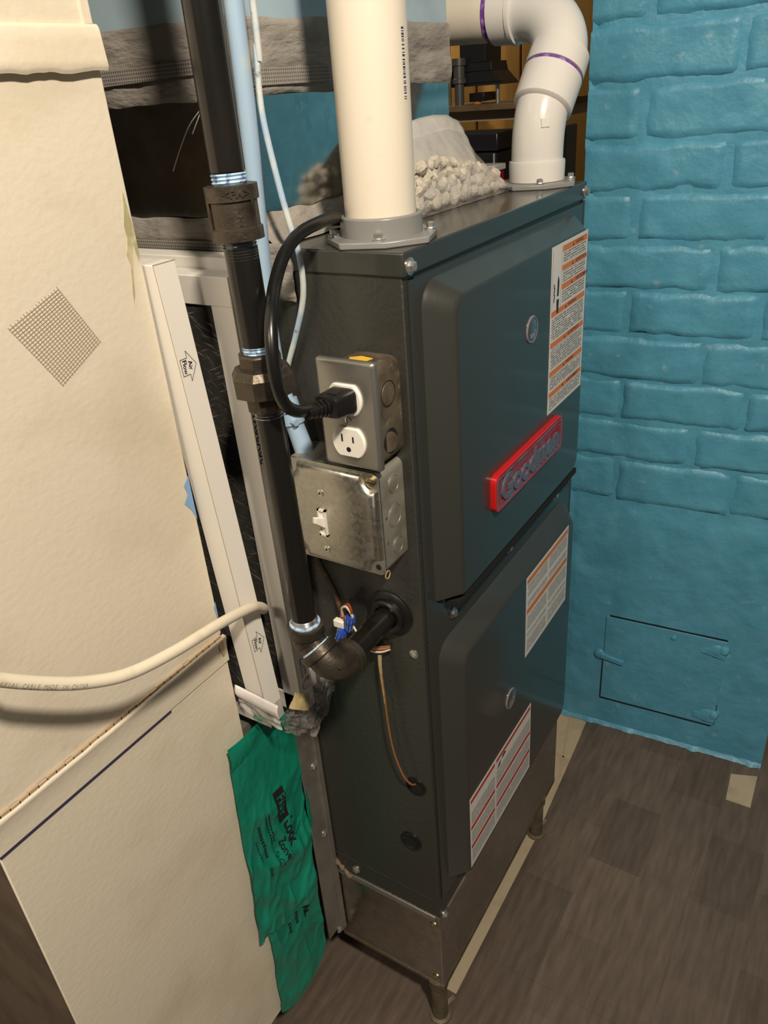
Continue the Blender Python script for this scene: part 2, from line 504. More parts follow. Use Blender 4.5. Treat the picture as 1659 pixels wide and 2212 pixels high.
# ---------------------------------------------------------------- mesh building
class MB:
    def __init__(self):
        self.v, self.f, self.m = [], [], []

    def add(self, vs, fs, mi=0):
        o = len(self.v)
        self.v += [tuple(p) for p in vs]
        self.f += [tuple(i + o for i in t) for t in fs]
        self.m += [mi] * len(fs)
        return self

    def box(self, x0, x1, y0, y1, z0, z1, mi=0, shear=None):
        vs = [(x, y, z) for z in (z0, z1) for y in (y0, y1) for x in (x0, x1)]
        if shear:
            vs = [shear(*p) for p in vs]
        return self.add(vs, [(0, 2, 3, 1), (4, 5, 7, 6), (0, 1, 5, 4), (2, 6, 7, 3), (0, 4, 6, 2), (1, 3, 7, 5)], mi)

    def prism(self, poly, off, mi=0, cap0=True):
        n = len(poly)
        off = Vector(off)
        vs = [Vector(p) for p in poly] + [Vector(p) + off for p in poly]
        fs = [(i, (i + 1) % n, n + (i + 1) % n, n + i) for i in range(n)]
        fs.append(tuple(range(n, 2 * n)))
        if cap0:
            fs.append(tuple(reversed(range(n))))
        return self.add(vs, fs, mi)

    def lathe(self, org, axis, prof, seg=24, mi=0, flat=False, cap=True):
        org, a = Vector(org), Vector(axis).normalized()
        u = a.orthogonal().normalized()
        if abs(a.z) > 0.99:
            u = Vector((1, 0, 0))
        w = a.cross(u)
        vs, fs = [], []
        for t, r in prof:
            for k in range(seg):
                th = 2 * math.pi * (k + (0.5 if flat else 0)) / seg
                vs.append(org + a * t + (u * math.cos(th) + w * math.sin(th)) * r)
        for i in range(len(prof) - 1):
            for k in range(seg):
                k2 = (k + 1) % seg
                fs.append((i * seg + k, i * seg + k2, (i + 1) * seg + k2, (i + 1) * seg + k))
        if cap:
            fs.append(tuple(reversed(range(seg))))
            fs.append(tuple(range((len(prof) - 1) * seg, len(prof) * seg)))
        return self.add(vs, fs, mi)

    def tube(self, pts, r, seg=12, mi=0, cap=True):
        pts = [Vector(p) for p in pts]
        n = len(pts)
        rs = r if isinstance(r, (list, tuple)) else [r] * n
        T = []
        for i in range(n):
            d = pts[min(i + 1, n - 1)] - pts[max(i - 1, 0)]
            T.append(d.normalized())
        u = T[0].orthogonal().normalized()
        vs, fs = [], []
        for i in range(n):
            u = (u - T[i] * u.dot(T[i])).normalized()
            w = T[i].cross(u)
            for k in range(seg):
                th = 2 * math.pi * k / seg
                vs.append(pts[i] + (u * math.cos(th) + w * math.sin(th)) * rs[i])
        for i in range(n - 1):
            for k in range(seg):
                k2 = (k + 1) % seg
                fs.append((i * seg + k, i * seg + k2, (i + 1) * seg + k2, (i + 1) * seg + k))
        if cap:
            fs.append(tuple(reversed(range(seg))))
            fs.append(tuple(range((n - 1) * seg, n * seg)))
        return self.add(vs, fs, mi)

    def loops(self, loops, mi=0, cap=True, mis=None):
        n = len(loops[0])
        vs = [p for lp in loops for p in lp]
        for i in range(len(loops) - 1):
            fs = [(i * n + k, i * n + (k + 1) % n, (i + 1) * n + (k + 1) % n, (i + 1) * n + k) for k in range(n)]
            if i == 0:
                self.add(vs, fs, mi)
                o = len(self.v) - len(vs)
            else:
                self.f += [tuple(q + o for q in t) for t in fs]
                self.m += [mi] * len(fs)
        if cap:
            self.f.append(tuple(o + (len(loops) - 1) * n + k for k in range(n)))
            self.m.append(mi)
        return self

    def grid(self, fn, nu, nv, mi=0):
        vs = [fn(i / nu, j / nv) for j in range(nv + 1) for i in range(nu + 1)]
        fs = [(j * (nu + 1) + i, j * (nu + 1) + i + 1, (j + 1) * (nu + 1) + i + 1, (j + 1) * (nu + 1) + i)
              for j in range(nv) for i in range(nu)]
        return self.add(vs, fs, mi)

    def quad(self, a, b, c, d, mi=0):
        return self.add([a, b, c, d], [(0, 1, 2, 3)], mi)

    def build(self, name, mats, parent=None, bevel=0.0, smooth=40, solid=0.0, seg=2):
        """one linked mesh object; a child's vertices stay in the parent's frame"""
        if isinstance(mats, str):
            mats = [mats]
        me = bpy.data.meshes.new(name)
        off = W(parent['_o']) if parent is not None else None
        if parent is None:
            xs = [p[0] for p in self.v]
            ys = [p[1] for p in self.v]
            zs = [p[2] for p in self.v]
            o3 = ((min(xs) + max(xs)) / 2, (min(ys) + max(ys)) / 2, min(zs))
            off = W(o3)
        me.from_pydata([W(p) - off for p in self.v], [], self.f)
        for q in mats:
            me.materials.append(MAT[q])
        me.polygons.foreach_set('material_index', self.m)
        bm = bmesh.new()
        bm.from_mesh(me)
        bmesh.ops.recalc_face_normals(bm, faces=bm.faces)
        bm.to_mesh(me)
        bm.free()
        if smooth:
            me.polygons.foreach_set('use_smooth', [True] * len(me.polygons))
            me.set_sharp_from_angle(angle=math.radians(smooth))
        me.update()
        ob = bpy.data.objects.new(name, me)
        LC.objects.link(ob)
        if parent is not None:
            ob.parent = parent
            ob['_o'] = parent['_o']
        else:
            ob.location = off
            ob['_o'] = o3
        if solid:
            md = ob.modifiers.new('thick', 'SOLIDIFY')
            md.thickness = solid * S
            md.offset = 0
        if bevel:
            md = ob.modifiers.new('bevel', 'BEVEL')
            md.width = bevel * S
            md.segments = seg
            md.limit_method = 'ANGLE'
            md.angle_limit = math.radians(35)
            md.harden_normals = False
        return ob


def thing(name, org, label, cat, group=None):
    o = bpy.data.objects.new(name, None)
    o.empty_display_size = 0.03
    LC.objects.link(o)
    o.location = W(org)
    o['_o'] = org
    o['label'] = label
    o['category'] = cat
    if group:
        o['group'] = group
    return o


def tag(o, label, cat, group=None):
    o['label'] = label
    o['category'] = cat
    if group:
        o['group'] = group
    return o


def lab(o, label):
    o['label'] = label
    return o


def struct(o):
    o['kind'] = 'structure'
    return o


def smoothpath(pts, n=8):
    """Catmull-Rom through the points"""
    P = [Vector(p) for p in pts]
    P = [2 * P[0] - P[1]] + P + [2 * P[-1] - P[-2]]
    out = []
    for i in range(1, len(P) - 2):
        a, b, c, d = P[i - 1], P[i], P[i + 1], P[i + 2]
        for k in range(n):
            t = k / n
            out.append(0.5 * ((2 * b) + (c - a) * t + (2 * a - 5 * b + 4 * c - d) * t * t + (3 * b - a - 3 * c + d) * t ** 3))
    out.append(P[-2])
    return out


_txt_cache = {}


def text_mesh(s, bold=0.0, ext=0.05):
    key = (s, bold, ext)
    if key not in _txt_cache:
        cu = bpy.data.curves.new('t', 'FONT')
        cu.body = s
        cu.size = 1.0
        cu.align_x = 'CENTER'
        cu.align_y = 'CENTER'
        cu.offset = bold
        cu.extrude = ext
        cu.resolution_u = 3
        ob = bpy.data.objects.new('t', cu)
        LC.objects.link(ob)
        dg = bpy.context.evaluated_depsgraph_get()
        me = bpy.data.meshes.new_from_object(ob.evaluated_get(dg))
        vs = [tuple(v.co) for v in me.vertices]
        fs = [tuple(p.vertices) for p in me.polygons]
        bpy.data.objects.remove(ob)
        bpy.data.curves.remove(cu)
        bpy.data.meshes.remove(me)
        _txt_cache[key] = (vs, fs)
    return _txt_cache[key]


def add_text(mb, s, at, right, up, size, mi=0, bold=0.0, ext=0.02, sx=1.0):
    """flat lettering; ext is its relief in u"""
    vs, fs = text_mesh(s, bold, 0.05)
    r, u = Vector(right).normalized(), Vector(up).normalized()
    n = r.cross(u)
    at = Vector(at)
    mb.add([at + r * (p[0] * size * sx) + u * (p[1] * size) + n * (p[2] / 0.05 * ext) for p in vs], fs, mi)
    return mb


def add_text_cyl(mb, s, base, rad, ang, z, size, mi=0, bold=0.0, ext=0.03, sx=1.0):
    """raised lettering wrapped round a vertical cylinder of centre base(x,y)"""
    vs, fs = text_mesh(s, bold, 0.05)
    out = []
    for p in vs:
        th = ang + p[0] * size * sx / rad
        r = rad + p[2] / 0.05 * ext
        out.append((base[0] + r * math.cos(th), base[1] + r * math.sin(th), z + p[1] * size))
    mb.add(out, fs, mi)
    return mb


def rrect(x0, x1, z0, z1, r, n=5, rbl=None):
    out = []
    q = r if rbl is None else rbl
    for cx, cz, a0, r in ((x1 - r, z1 - r, 0, r), (x0 + r, z1 - r, 90, r), (x0 + q, z0 + q, 180, q), (x1 - r, z0 + r, 270, r)):
        for k in range(n + 1):
            a = math.radians(a0 + 90 * k / n)
            out.append((cx + r * math.cos(a), cz + r * math.sin(a)))
    return out


def hexscrew(name, at, nrm, parent, r=0.2, h=0.16, m='screw'):
    mb = MB()
    n = Vector(nrm).normalized()
    mb.lathe(Vector(at) - n * 0.03, n, [(0, r * 1.5), (0.07, r * 1.5), (0.09, r * 1.1)], 14)
    mb.lathe(Vector(at), n, [(0, r), (h, r), (h + 0.04, r * 0.7)], 6)
    return mb.build(name, m, parent, smooth=30)


def fbm(p, sc_=1.0):
    q = Vector(p) * sc_
    return noise.noise(q) + 0.5 * noise.noise(q * 2.1 + Vector((7, 3, 1))) + 0.25 * noise.noise(q * 4.3 + Vector((1, 9, 5)))


rnd = random.Random(11)

# ================================================================ THE SETTING
# floor: beige sheet vinyl, dark wood-look tiles laid over it up to the furnace front
mb = MB().box(-75, 75, -60, 75, -13, -12.06)
floor = struct(mb.build('floor', 'beige_floor', smooth=0))
for i in range(-7, 6):
    for j in range(-4, 6):
        x0, x1 = 5.2 + 11.15 * i, 5.2 + 11.15 * (i + 1)
        y0, y1 = 0.35 - 11.15 * (j + 1), 0.35 - 11.15 * j
        if j < 0 and i > 0:
            continue
        if j < 0 and i == 0:
            y0 = max(y0, 1.9)  # dark tiles carried under the furnace to deepen the shade there
        if j < 0 and i == -1:
            x1 = 5.2 if y0 > 2 else 2.0
            if y0 > 2:
                x1 = 5.2
        g = 0.006
        t = MB().box(x0 + g, x1 - g, y0 + g, y1 - g, -12.06, -12.0)
        if j == 0 and i == 1:
            t = MB().prism([(x0 + g, y0 + g, -12.06), (x1 - g, y0 + g, -12.06), (x1 - g, 0.95, -12.06), (x0 + g, 0.4, -12.06)], (0, 0, .06))
        if j == 0 and i == 2:
            t = MB().prism([(x0 + g, y0 + g, -12.06), (x1 - g, y0 + g, -12.06), (x1 - g, 1.6, -12.06), (x0 + g, 0.98, -12.06)], (0, 0, .06))
        t.build('tile', 'tile', floor, smooth=0)
t = MB().prism([(28.7, -11.2, -11.99), (25.85, -11.35, -11.99), (25.9, -13.15, -11.99), (29.4, -13.1, -11.99)], (0, 0, .05))
lab(t.build('beige_tile_patch', 'beige_floor', floor, smooth=0), 'bare beige square of old floor showing at the chimney corner')
mb = MB()
for a, b in (((22, .9), (29, 2.6)), ((24.2, 1.2), (24.6, 5)), ((20, 2.4), (29, 4.4))):
    d = Vector((b[0] - a[0], b[1] - a[1], 0)).normalized()
    n = Vector((-d.y, d.x, 0)) * 0.07
    mb.prism([(a[0] + n.x, a[1] + n.y, -12.06), (b[0] + n.x, b[1] + n.y, -12.06), (b[0] - n.x, b[1] - n.y, -12.06), (a[0] - n.x, a[1] - n.y, -12.06)], (0, 0, .03))
mb.build('embossed_line', 'carton_in', floor, smooth=0)

# right wall: painted brick chimney breast, turned a few degrees
CE = Vector((1.38, -16.79, 0)).normalized()
CN = Vector((CE.y, -CE.x, 0))


def chim(t, d, z):
    return (29.25 + CE.x * t + CN.x * d, 3.75 + CE.y * t + CN.y * d, z)


def wall_d(t, z):
    k = min(1, max(0, (z - 9.2) / 1.0 + 0.8 * noise.noise(Vector((t * .35, z * .3, 2)))))
    rough = 0.10 * fbm((t, z, 0), 0.35) + 0.035 * fbm((t, z, 4), 1.6)
    if z < 1.5 and 2.4 < t < 14:
        rough *= .3
    return rough * (1.25 - 0.5 * k) - 0.12 * k + 0.05 * (1 - k)


CL = 16.95


def wall_pt(u, v):
    s = -7 + u * (CL + 13)
    z = -12.2 + v * 76
    wob = 0.16 * noise.noise(Vector((0, z * .35, 9)))
    if s < 0:
        return chim(wob, s, z)
    if s > CL:
        return chim(CL, -(s - CL), z)
    e = min(s, CL - s)
    return chim(max(s, wob), wall_d(s, z) - 0.35 * max(0, 1 - e / .8) ** 2, z)


mb = MB().grid(wall_pt, 90, 210)
wall = struct(mb.build('wall_right', 'blue_wall', smooth=60))
BED = [10.6, 14.1, 17.1, 20.15, 23.3, 26.4, 29.4, 32.4, 35.4, 38.5, 41.6, 44.7, 47.8, 51]
for c in range(len(BED) - 1):
    br = [0, 3.4, 11.5, CL] if c % 2 == 0 else [0, 8.5, CL]
    for a, b in zip(br[:-1], br[1:]):
        sd = rnd.random() * 50
        a1 = a + (0.05 if a == 0 else 0.07) + rnd.uniform(-.08, .08)
        b1 = b - (0.02 if b == CL else 0.17) + rnd.uniform(-.08, .08)
        z0, z1 = BED[c] + 0.09 + rnd.uniform(-.06, .06), BED[c + 1] - 0.06 + rnd.uniform(-.06, .06)
        nu = max(8, int((b1 - a1) * 3))
        tilt = rnd.uniform(-.05, .05)
        prou = rnd.uniform(-.02, .07)

        def bp(u, v, a=a, b=b, a1=a1, b1=b1, z0=z0, z1=z1, sd=sd, tilt=tilt, prou=prou):
            wa = 0.14 * noise.noise(Vector((u * 6, v * 3, sd)))
            wz = 0.24 * noise.noise(Vector((u * (b1 - a1) * .6, v * 2, sd + 9)))
            t = a1 + u * (b1 - a1)
            z = z0 + v * (z1 - z0)
            e = min((t - a1) if a else 9, (b1 - t) if b < CL else 9, z - z0, z1 - z) + .22 * noise.noise(Vector((t * .9, z * .9, sd)))
            if a == 0:
                e = min(e, t - a1 + .3)
            k = min(1, max(0, e / 0.27))
            s = k * k * (3 - 2 * k)
            d = -0.22 + (0.25 + prou) * s + 0.10 * fbm((t, z, 3), .45) * s + tilt * (v - .5)
            return chim(t + wa * (1 - k), d, z + wz * (1 - k * .7))
        MB().grid(bp, nu, 12).build('brick', 'blue_wall', wall, smooth=70)
# ragged paint skirt at the foot of the wall
mb = MB()


def skirt(u, v):
    t = u * CL
    w = 0.28 + 0.35 * max(0, noise.noise(Vector((t * .9, 3, 1)))) + .12 * noise.noise(Vector((t * 3, 1, 8)))
    return chim(t, 0.02 + v * w, -11.62 + 0.05 * noise.noise(Vector((t * 2, v, 0))) - .34 * v)


mb.grid(skirt, 60, 4)
mb.build('paint_drip_edge', 'blue_wall', wall, smooth=60)

struct(MB().box(38, 39, -26, -12.5, -12, 66).build('added_reflection_wall', 'blue_wall', smooth=0))  # added out of view so the plenum front mirrors blue

# cleanout door in the chimney foot
cl = thing('cleanout_door', chim(8, .1, -8.9), 'blue-painted cast iron cleanout door low in the blue brick wall', 'cleanout door')


def slab(t0, t1, z0, z1, d0, d1, skew=0.0):
    return [chim(t0, d0, z0 + skew * 0), chim(t1, d0, z0 + skew), chim(t1, d0, z1 + skew), chim(t0, d0, z1)], CN * (d1 - d0)


mb = MB()
for q in ((3.9, 12.9, -.16, -.02, .14), (3.6, 12.7, -8.98, -8.80, .15), (3.55, 3.68, -8.9, -4.9, .13), (12.86, 12.95, -8.7, -6.6, .12)):
    p, o = slab(q[0], q[1], q[2], q[3], -.2, q[4])
    mb.prism(p, o)
mb.build('door_gap', 'black', cl, smooth=0)
mb = MB()
p, o = slab(3.64, 12.9, -8.82, -.13, -.1, .2)
mb.prism(p, o)
mb.build('door_panel', 'blue_wall', cl, bevel=.04)
for z, s in ((-1.25, 1.0), (-7.9, 1.1)):
    mb = MB()
    mb.lathe(chim(12.3, .05, z), CN, [(0, .8 * s), (.12, .72 * s), (.25, .45 * s), (.3, .15)], 11)
    mb.lathe(chim(12.8, .1, z + .3), CN + Vector((0, .2, .3)), [(0, .42), (.25, .36), (.34, .12)], 9)
    mb.prism([chim(11.2, .1, z - .25), chim(12.9, .1, z - .55), chim(12.9, .1, z + .1), chim(11.3, .1, z + .2)], CN * .22)
    mb.build('hinge', 'blue_wall', cl)
mb = MB()
mb.lathe(chim(3.3, .0, -4.2), CN, [(0, .5), (.25, .45), (.36, .2)], 12)
mb.prism([chim(3.4, .1, -4.45), chim(5.3, .1, -4.75), chim(5.35, .1, -4.3), chim(3.4, .1, -3.95)], CN * .3)
mb.build('latch', 'blue_wall', cl, bevel=.06)
MB().lathe(chim(9.0, .12, -.8), CN, [(0, .28), (.15, .2), (.2, .05)], 10).build('rivet', 'blue_wall', cl)

# back wall: yellow wood panelling seen past the furnace
wb = struct(MB().box(64.3, 65, -20, 60, -12, 70).build('wall_back', 'dark_machine', smooth=0))
for k in range(13):
    y = -18 + k * 5.1 + .1
    MB().box(63.8, 64.3, y + .08, y + 5.02, -12, 70).build('plank', 'panel_wood', wb, bevel=.12, smooth=0)

# ================================================================ THINGS FAR BEHIND
t = thing('bench_machine', (50, 21, 37.4), 'black bench machine with flared hood and grey post behind the furnace', 'machine')
mb = MB()
prof = [(38.85, 18.0), (39.1, 18.2), (40.0, 19.1), (40.7, 19.25), (40.75, 19.8)]
for (z0, ya), (z1, yb) in zip(prof[:-1], prof[1:]):
    mb.add([(48.5, ya, z0), (48.5, 23.6, z0), (52, 23.6, z0), (52, ya, z0), (48.6, yb, z1), (48.6, 23.5, z1), (52, 23.5, z1), (52, yb, z1)],
           [(0, 1, 5, 4), (1, 2, 6, 5), (2, 3, 7, 6), (3, 0, 4, 7), (4, 5, 6, 7), (0, 3, 2, 1)])
mb.box(48.7, 52, 19.8, 22.3, 40.7, 44.5)
mb.build('hood', 'dark_machine', t, smooth=0, bevel=.05)
mb = MB().lathe((47.9, 22.0, 36.9), (0, 0, 1), [(.5, .42), (2.2, .42), (2.25, .6), (2.6, .6), (2.65, .5), (3.6, .5), (3.65, .62), (4.2, .62)], 16)
mb.build('post', 'grey_machine', t)
MB().lathe((47.9, 23.0, 36.9), (0, 0, 1), [(.5, .18), (5.2, .18)], 10).build('slim_rod', 'rust', t)
mb = MB().lathe((48.0, 23.6, 40.2), (-1, -.3, 0), [(0, .42), (.3, .42), (.34, .25)], 14)
mb.build('dial', 'rust', t)
MB().lathe((49.5, 19.0, 36.6), (0, 0, 1), [(.8, .2), (2.3, .2)], 10).build('leg', 'screw', t)
tag(MB().box(49, 51.5, 20.1, 21.6, 37.6, 38.3).build('small_black_box', 'tote', bevel=.06), 'small black box under the machine hood behind the furnace', 'box')
tag(MB().lathe((49.3, 20.9, 37.35), (0, 0, 1), [(0, .42), (.2, .34), (.35, .12)], 12).build('orange_cap', 'orange'), 'tiny orange cap lying on the wooden bench behind the furnace', 'cap')
b = thing('workbench', (51, 18, -12), 'worn wooden workbench top behind the white elbow pipe', 'bench')
MB().box(47.3, 56, 12.5, 27, 36.9, 37.4).build('bench_top', 'bench_wood', b, bevel=.05)
MB().box(49, 56, 12.8, 27, 36.0, 36.9).build('apron', 'carton_in', b, smooth=0)
for yy in (13.2, 26):
    MB().box(49.4, 50.6, yy, yy + 1, -12, 36.0).build('leg', 'bench_wood', b, smooth=0)
tt = thing('storage_tote', (45, 21, -12), 'big black plastic tote in front of the workbench', 'tote')
MB().box(43, 47, 16.2, 27, 12, 34.0).build('body', 'tote', tt, bevel=.3)
MB().box(42.7, 47.2, 15.9, 27.3, 34.0, 35.4).build('rim', 'tote', tt, bevel=.15)
MB().box(43, 47, 16.2, 27, -12, 12).build('lower_tote', 'grey_cabinet', tt, bevel=.2)
k = thing('red_box', (41.5, 16.5, -12), 'red box with a white edge showing under the elbow pipe', 'box')
MB().box(40.3, 42.5, 15.2, 19.0, -12, 32.6).build('body', 'red_paint', k, bevel=.1)
MB().box(40.2, 42.6, 15.1, 19.1, 32.6, 33.1).build('rim', 'pvc_white', k, bevel=.08)
g = thing('metal_cabinet', (47, 12, -12), 'grey brown cabinet between the elbow pipe and blue wall', 'cabinet')
MB().box(44.8, 47.1, 10.6, 13.4, -12, 35.6).build('body', 'grey_cabinet', g, bevel=.15)
MB().box(44.7, 44.8, 10.8, 13.2, 31.0, 35.2).build('door', 'grey_cabinet', g, bevel=.05)

# ================================================================ FURNACE
fu = thing('furnace', (9.13, 13, -1.4), 'charcoal upflow gas furnace with two bulged doors and warning stickers', 'furnace')
MB().box(0, 18.26, .02, 27, -1.4, 33.9).build('cabinet', 'enamel_side', fu, bevel=.05)
mb = MB().box(-.03, .0, .02, 7.05, -.06, .04)
mb.build('bottom_crease', 'enamel', fu, smooth=0)
MB().box(-.08, 18.36, -.12, 27, 33.66, 34.5).build('top_panel', 'enamel', fu, bevel=.07)
MB().box(18.05, 18.26, -.1, .02, -.1, 33.6).build('corner_post', 'enamel', fu, smooth=0, bevel=.03)


def raised(mb, x0, x1, z0, z1, bl, bt, bb, h=1.0, r=1.0):
    """pressed-out door face: left/right bevel bl, top bevel bt, bottom bevel bb"""
    lv = []
    for k, (fy, fi) in enumerate(((0.0, 0.0), (.07, .06), (.16, .13), (.84, .87), (.94, .96), (.99, 1.08), (1.0, 1.25))):
        lp = rrect(x0 + bl * fi, x1 - bl * fi, z0 + bb * fi, z1 - bt * fi, max(.25, r - .25 * fi), 5, .12)
        lv.append([(p[0], -.08 - (h - .08) * fy, p[1]) for p in lp])
    mb.loops(lv)


ud = MB().box(.32, 18.0, -.08, .0, 17.78, 33.5)
raised(ud, 1.05, 17.3, 19.5, 33.25, .88, .62, .12)
udo = ud.build('upper_door', 'enamel', fu, smooth=35)
ld = MB().box(.32, 18.0, -.08, .0, .0, 17.7)
raised(ld, 1.05, 17.3, .9, 17.0, .88, .80, .12)
ldo = ld.build('lower_door', 'enamel', fu, smooth=35)
MB().box(1.7, 16.6, -.9, -.2, 19.0, 19.3).build('raised_face_shade', 'black', udo, smooth=0)  # black bar standing in for the shade under the raised face
MB().box(.9, 3.1, -.05, .05, -1.62, -1.42).build('bottom_lip', 'galv_dull', fu, smooth=0)

# badge
bd = MB()
bx0, bx1, bz0, bz1, by = 4.74, 12.9, 22.27, 24.1, -1.0
lv = []
for y, ins, r in ((by, 0, .38), (by - .26, 0, .38), (by - .29, .03, .35), (by - .29, .07, .32)):
    lv.append([(p[0], y, p[1]) for p in rrect(bx0 + ins, bx1 - ins, bz0 + ins, bz1 - ins, r)])
bd.loops(lv, 0, cap=False)
lv2 = [lv[-1]] + [[(p[0], by - .27, p[1]) for p in rrect(bx0 + .10, bx1 - .10, bz0 + .10, bz1 - .10, .3)]]
bd.loops(lv2, 1, cap=True)
for ins, w in ((.12, .13), (.36, .05)):
    a = [(p[0], by - .285, p[1]) for p in rrect(bx0 + ins, bx1 - ins, bz0 + ins, bz1 - ins, .2)]
    b = [(p[0], by - .285, p[1]) for p in rrect(bx0 + ins + w, bx1 - ins - w, bz0 + ins + w, bz1 - ins - w, .15)]
    bd.loops([a, b], 2, cap=False)
add_text(bd, 'Goodman', (8.82, by - .28, 23.12), (1, 0, 0), (0, 0, 1), 1.62, 3, bold=.03, ext=.07, sx=1.08)
bdo = bd.build('badge', ['badge_edge', 'red_badge', 'badge_haze', 'badge_letter'], udo, smooth=35)
lab(bdo, 'red badge with raised slate lettering')


def vtri(mb, x, z, s, y, mi):
    mb.prism([(x - s, y, z - s), (x + s, y, z - s), (x, y, z + s)], (0, -.004, 0), mi)


# upper warning sticker
st = MB()
y0 = -1.005
X0, X1, Z0, Z1 = 11.4, 16.2, 24.5, 32.55
H = Z1 - Z0
st.box(X0, X1, y0 - .012, y0, Z0, Z1, 0)
bands = [(.02, .055, .27, 'WARNING'), (.13, .162, .27, 'ADVERTENCIA'), (.238, .272, .27, 'AVERTISSEMENT'), (.366, .40, .02, 'WARNING'),
         (.552, .586, .02, 'ADVERTENCIA'), (.73, .763, .02, 'WARNING'), (.864, .896, .02, 'AVERTISSEMENT')]
ends = [.13, .238, .362, .548, .726, .86, .985]
for (a, b, xl, wd_), e in zip(bands, ends):
    xa, xb = X0 + 4.8 * xl + (.05 if xl > .1 else 0), X1 - .13
    st.box(xa, xb, y0 - .016, y0 - .011, Z1 - H * b, Z1 - H * a, 1)
    zc = Z1 - H * (a + b) / 2
    xm = xa + (xb - xa) * .42
    vtri(st, xm, zc, .09, y0 - .016, 3)
    add_text(st, wd_, (xm + .25 + .085 * len(wd_), y0 - .0165, zc), (1, 0, 0), (0, 0, 1), .24, 3, bold=.01, ext=.002)
    st.box(xa + .1, xb - .12, y0 - .015, y0 - .011, Z1 - H * (e - .008), Z1 - H * (b + .006), 2)
# pictogram: hand beside a blower wheel
px = X0 + .78
st.prism([(px - .02, y0 - .013, 30.2), (px + .2, y0 - .013, 30.2), (px + .24, y0 - .013, 30.9), (px + .1, y0 - .013, 31.15), (px + .02, y0 - .013, 30.9)], (0, -.004, 0), 3)
st.prism([(px - .02, y0 - .013, 29.4), (px + .2, y0 - .013, 29.4), (px + .26, y0 - .013, 30.05), (px - .06, y0 - .013, 30.05)], (0, -.004, 0), 3)
for q in range(5):
    st.box(px - .45 + .05 * (q % 2), px - .35 + .05 * (q % 2), y0 - .017, y0 - .012, 30.0 + q * .16, 30.2 + q * .16, 3)
st.box(X0 + .12, X0 + .15, y0 - .016, y0 - .011, Z1 - H * .36, Z1 - H * .02, 4)
st.box(X0 + 4.8 * .26, X0 + 4.8 * .26 + .03, y0 - .016, y0 - .011, Z1 - H * .36, Z1 - H * .02, 4)
lab(st.build('warning_sticker', ['label', 'orange', 'print', 'ink', 'ink_grey'], udo, smooth=0), 'tall white sticker with seven orange bands')

# middle sticker (lower door, top right)
st = MB()
X0, X1, Z0, Z1 = 9.15, 15.45, 10.8, 16.1
H = Z1 - Z0
st.box(X0, X1, y0 - .012, y0, Z0, Z1, 0)
for a, b in ((.03, .085), (.395, .46)):
    st.box(X0 + .1, X1 - .1, y0 - .016, y0 - .011, Z1 - H * b, Z1 - H * a, 1)
for xa, xb in ((.03, .48), (.52, .97)):
    for za, zb in ((.10, .25), (.29, .37), (.49, .66), (.70, .76), (.79, .95)):
        st.box(X0 + 6.3 * xa, X0 + 6.3 * xb, y0 - .015, y0 - .011, Z1 - H * zb, Z1 - H * za, 2)
lab(st.build('instruction_sticker', ['label', 'orange', 'print_fine'], ldo, smooth=0), 'white two-column sticker with two orange bands')

# lowest sticker
st = MB()
X0, X1, Z0, Z1 = 1.98, 10.2, 1.3, 6.6
H = Z1 - Z0
st.box(X0, X1, y0 - .012, y0, Z0, Z1, 0)
Wd = X1 - X0
for a, b in ((.03, .075), (.405, .455), (.685, .735)):
    st.box(X0 + .1, X0 + Wd * .375, y0 - .016, y0 - .011, Z1 - H * b, Z1 - H * a, 1)
    st.box(X0 + Wd * .40, X1 - .1, y0 - .016, y0 - .011, Z1 - H * b, Z1 - H * a, 1)
for xa, xb in ((.02, .375), (.40, .98)):
    for za, zb in ((.20, .385), (.48, .665), (.755, .94)):
        st.box(X0 + Wd * xa, X0 + Wd * xb, y0 - .015, y0 - .011, Z1 - H * zb, Z1 - H * za, 2)
px, pz = X0 + Wd * .47, Z1 - H * .135
st.prism([(px - .5, y0 - .013, pz - .25), (px - .1, y0 - .013, pz - .2), (px + .1, y0 - .013, pz + .05), (px - .25, y0 - .013, pz + .02)], (0, -.004, 0), 3)
st.prism([(px + .15, y0 - .013, pz), (px + .75, y0 - .013, pz + .1), (px + .5, y0 - .013, pz + .28), (px + .25, y0 - .013, pz + .22)], (0, -.004, 0), 3)
lab(st.build('safety_sticker', ['label', 'red_band', 'print_fine', 'ink'], ldo, smooth=0), 'wide white sticker with broken red bands')

for z, x, pa in ((29.46, 9.15, udo), (9.45, 7.13, ldo)):
    mb = MB().lathe((x, -1.0, z), (0, -1, 0), [(0, .62), (.04, .62), (.08, .58), (.06, .53)], 24, 1, cap=False)
    mb.lathe((x, -1.04, z), (0, -1, 0), [(0, .55), (.04, .42), (.06, .1)], 20, 0)
    mb.box(x - .3, x + .2, -1.1, -1.085, z - .34, z - .14, 1)
    mb.build('sight_glass', ['glass', 'glass_ring'], pa)

for x, z in ((2.6, 17.95), (8.86, 17.98), (15.45, 17.9)):
    hexscrew('screw', (x, -.08, z), (0, -1, 0), fu)
hexscrew('screw', (.34, -.12, 33.98), (0, -1, 0), fu, .2, .18)
hexscrew('screw', (18.1, -.12, 34.02), (0, -1, 0), fu, .2, .18)
hexscrew('screw', (.49, 0, -1.55), (0, -1, 0), fu, .16)
hexscrew('screw', (0, .55, 17.17), (-1, 0, 0), fu, .15, .06)
hexscrew('screw', (0, 5.55, -.75), (-1, 0, 0), fu, .17)

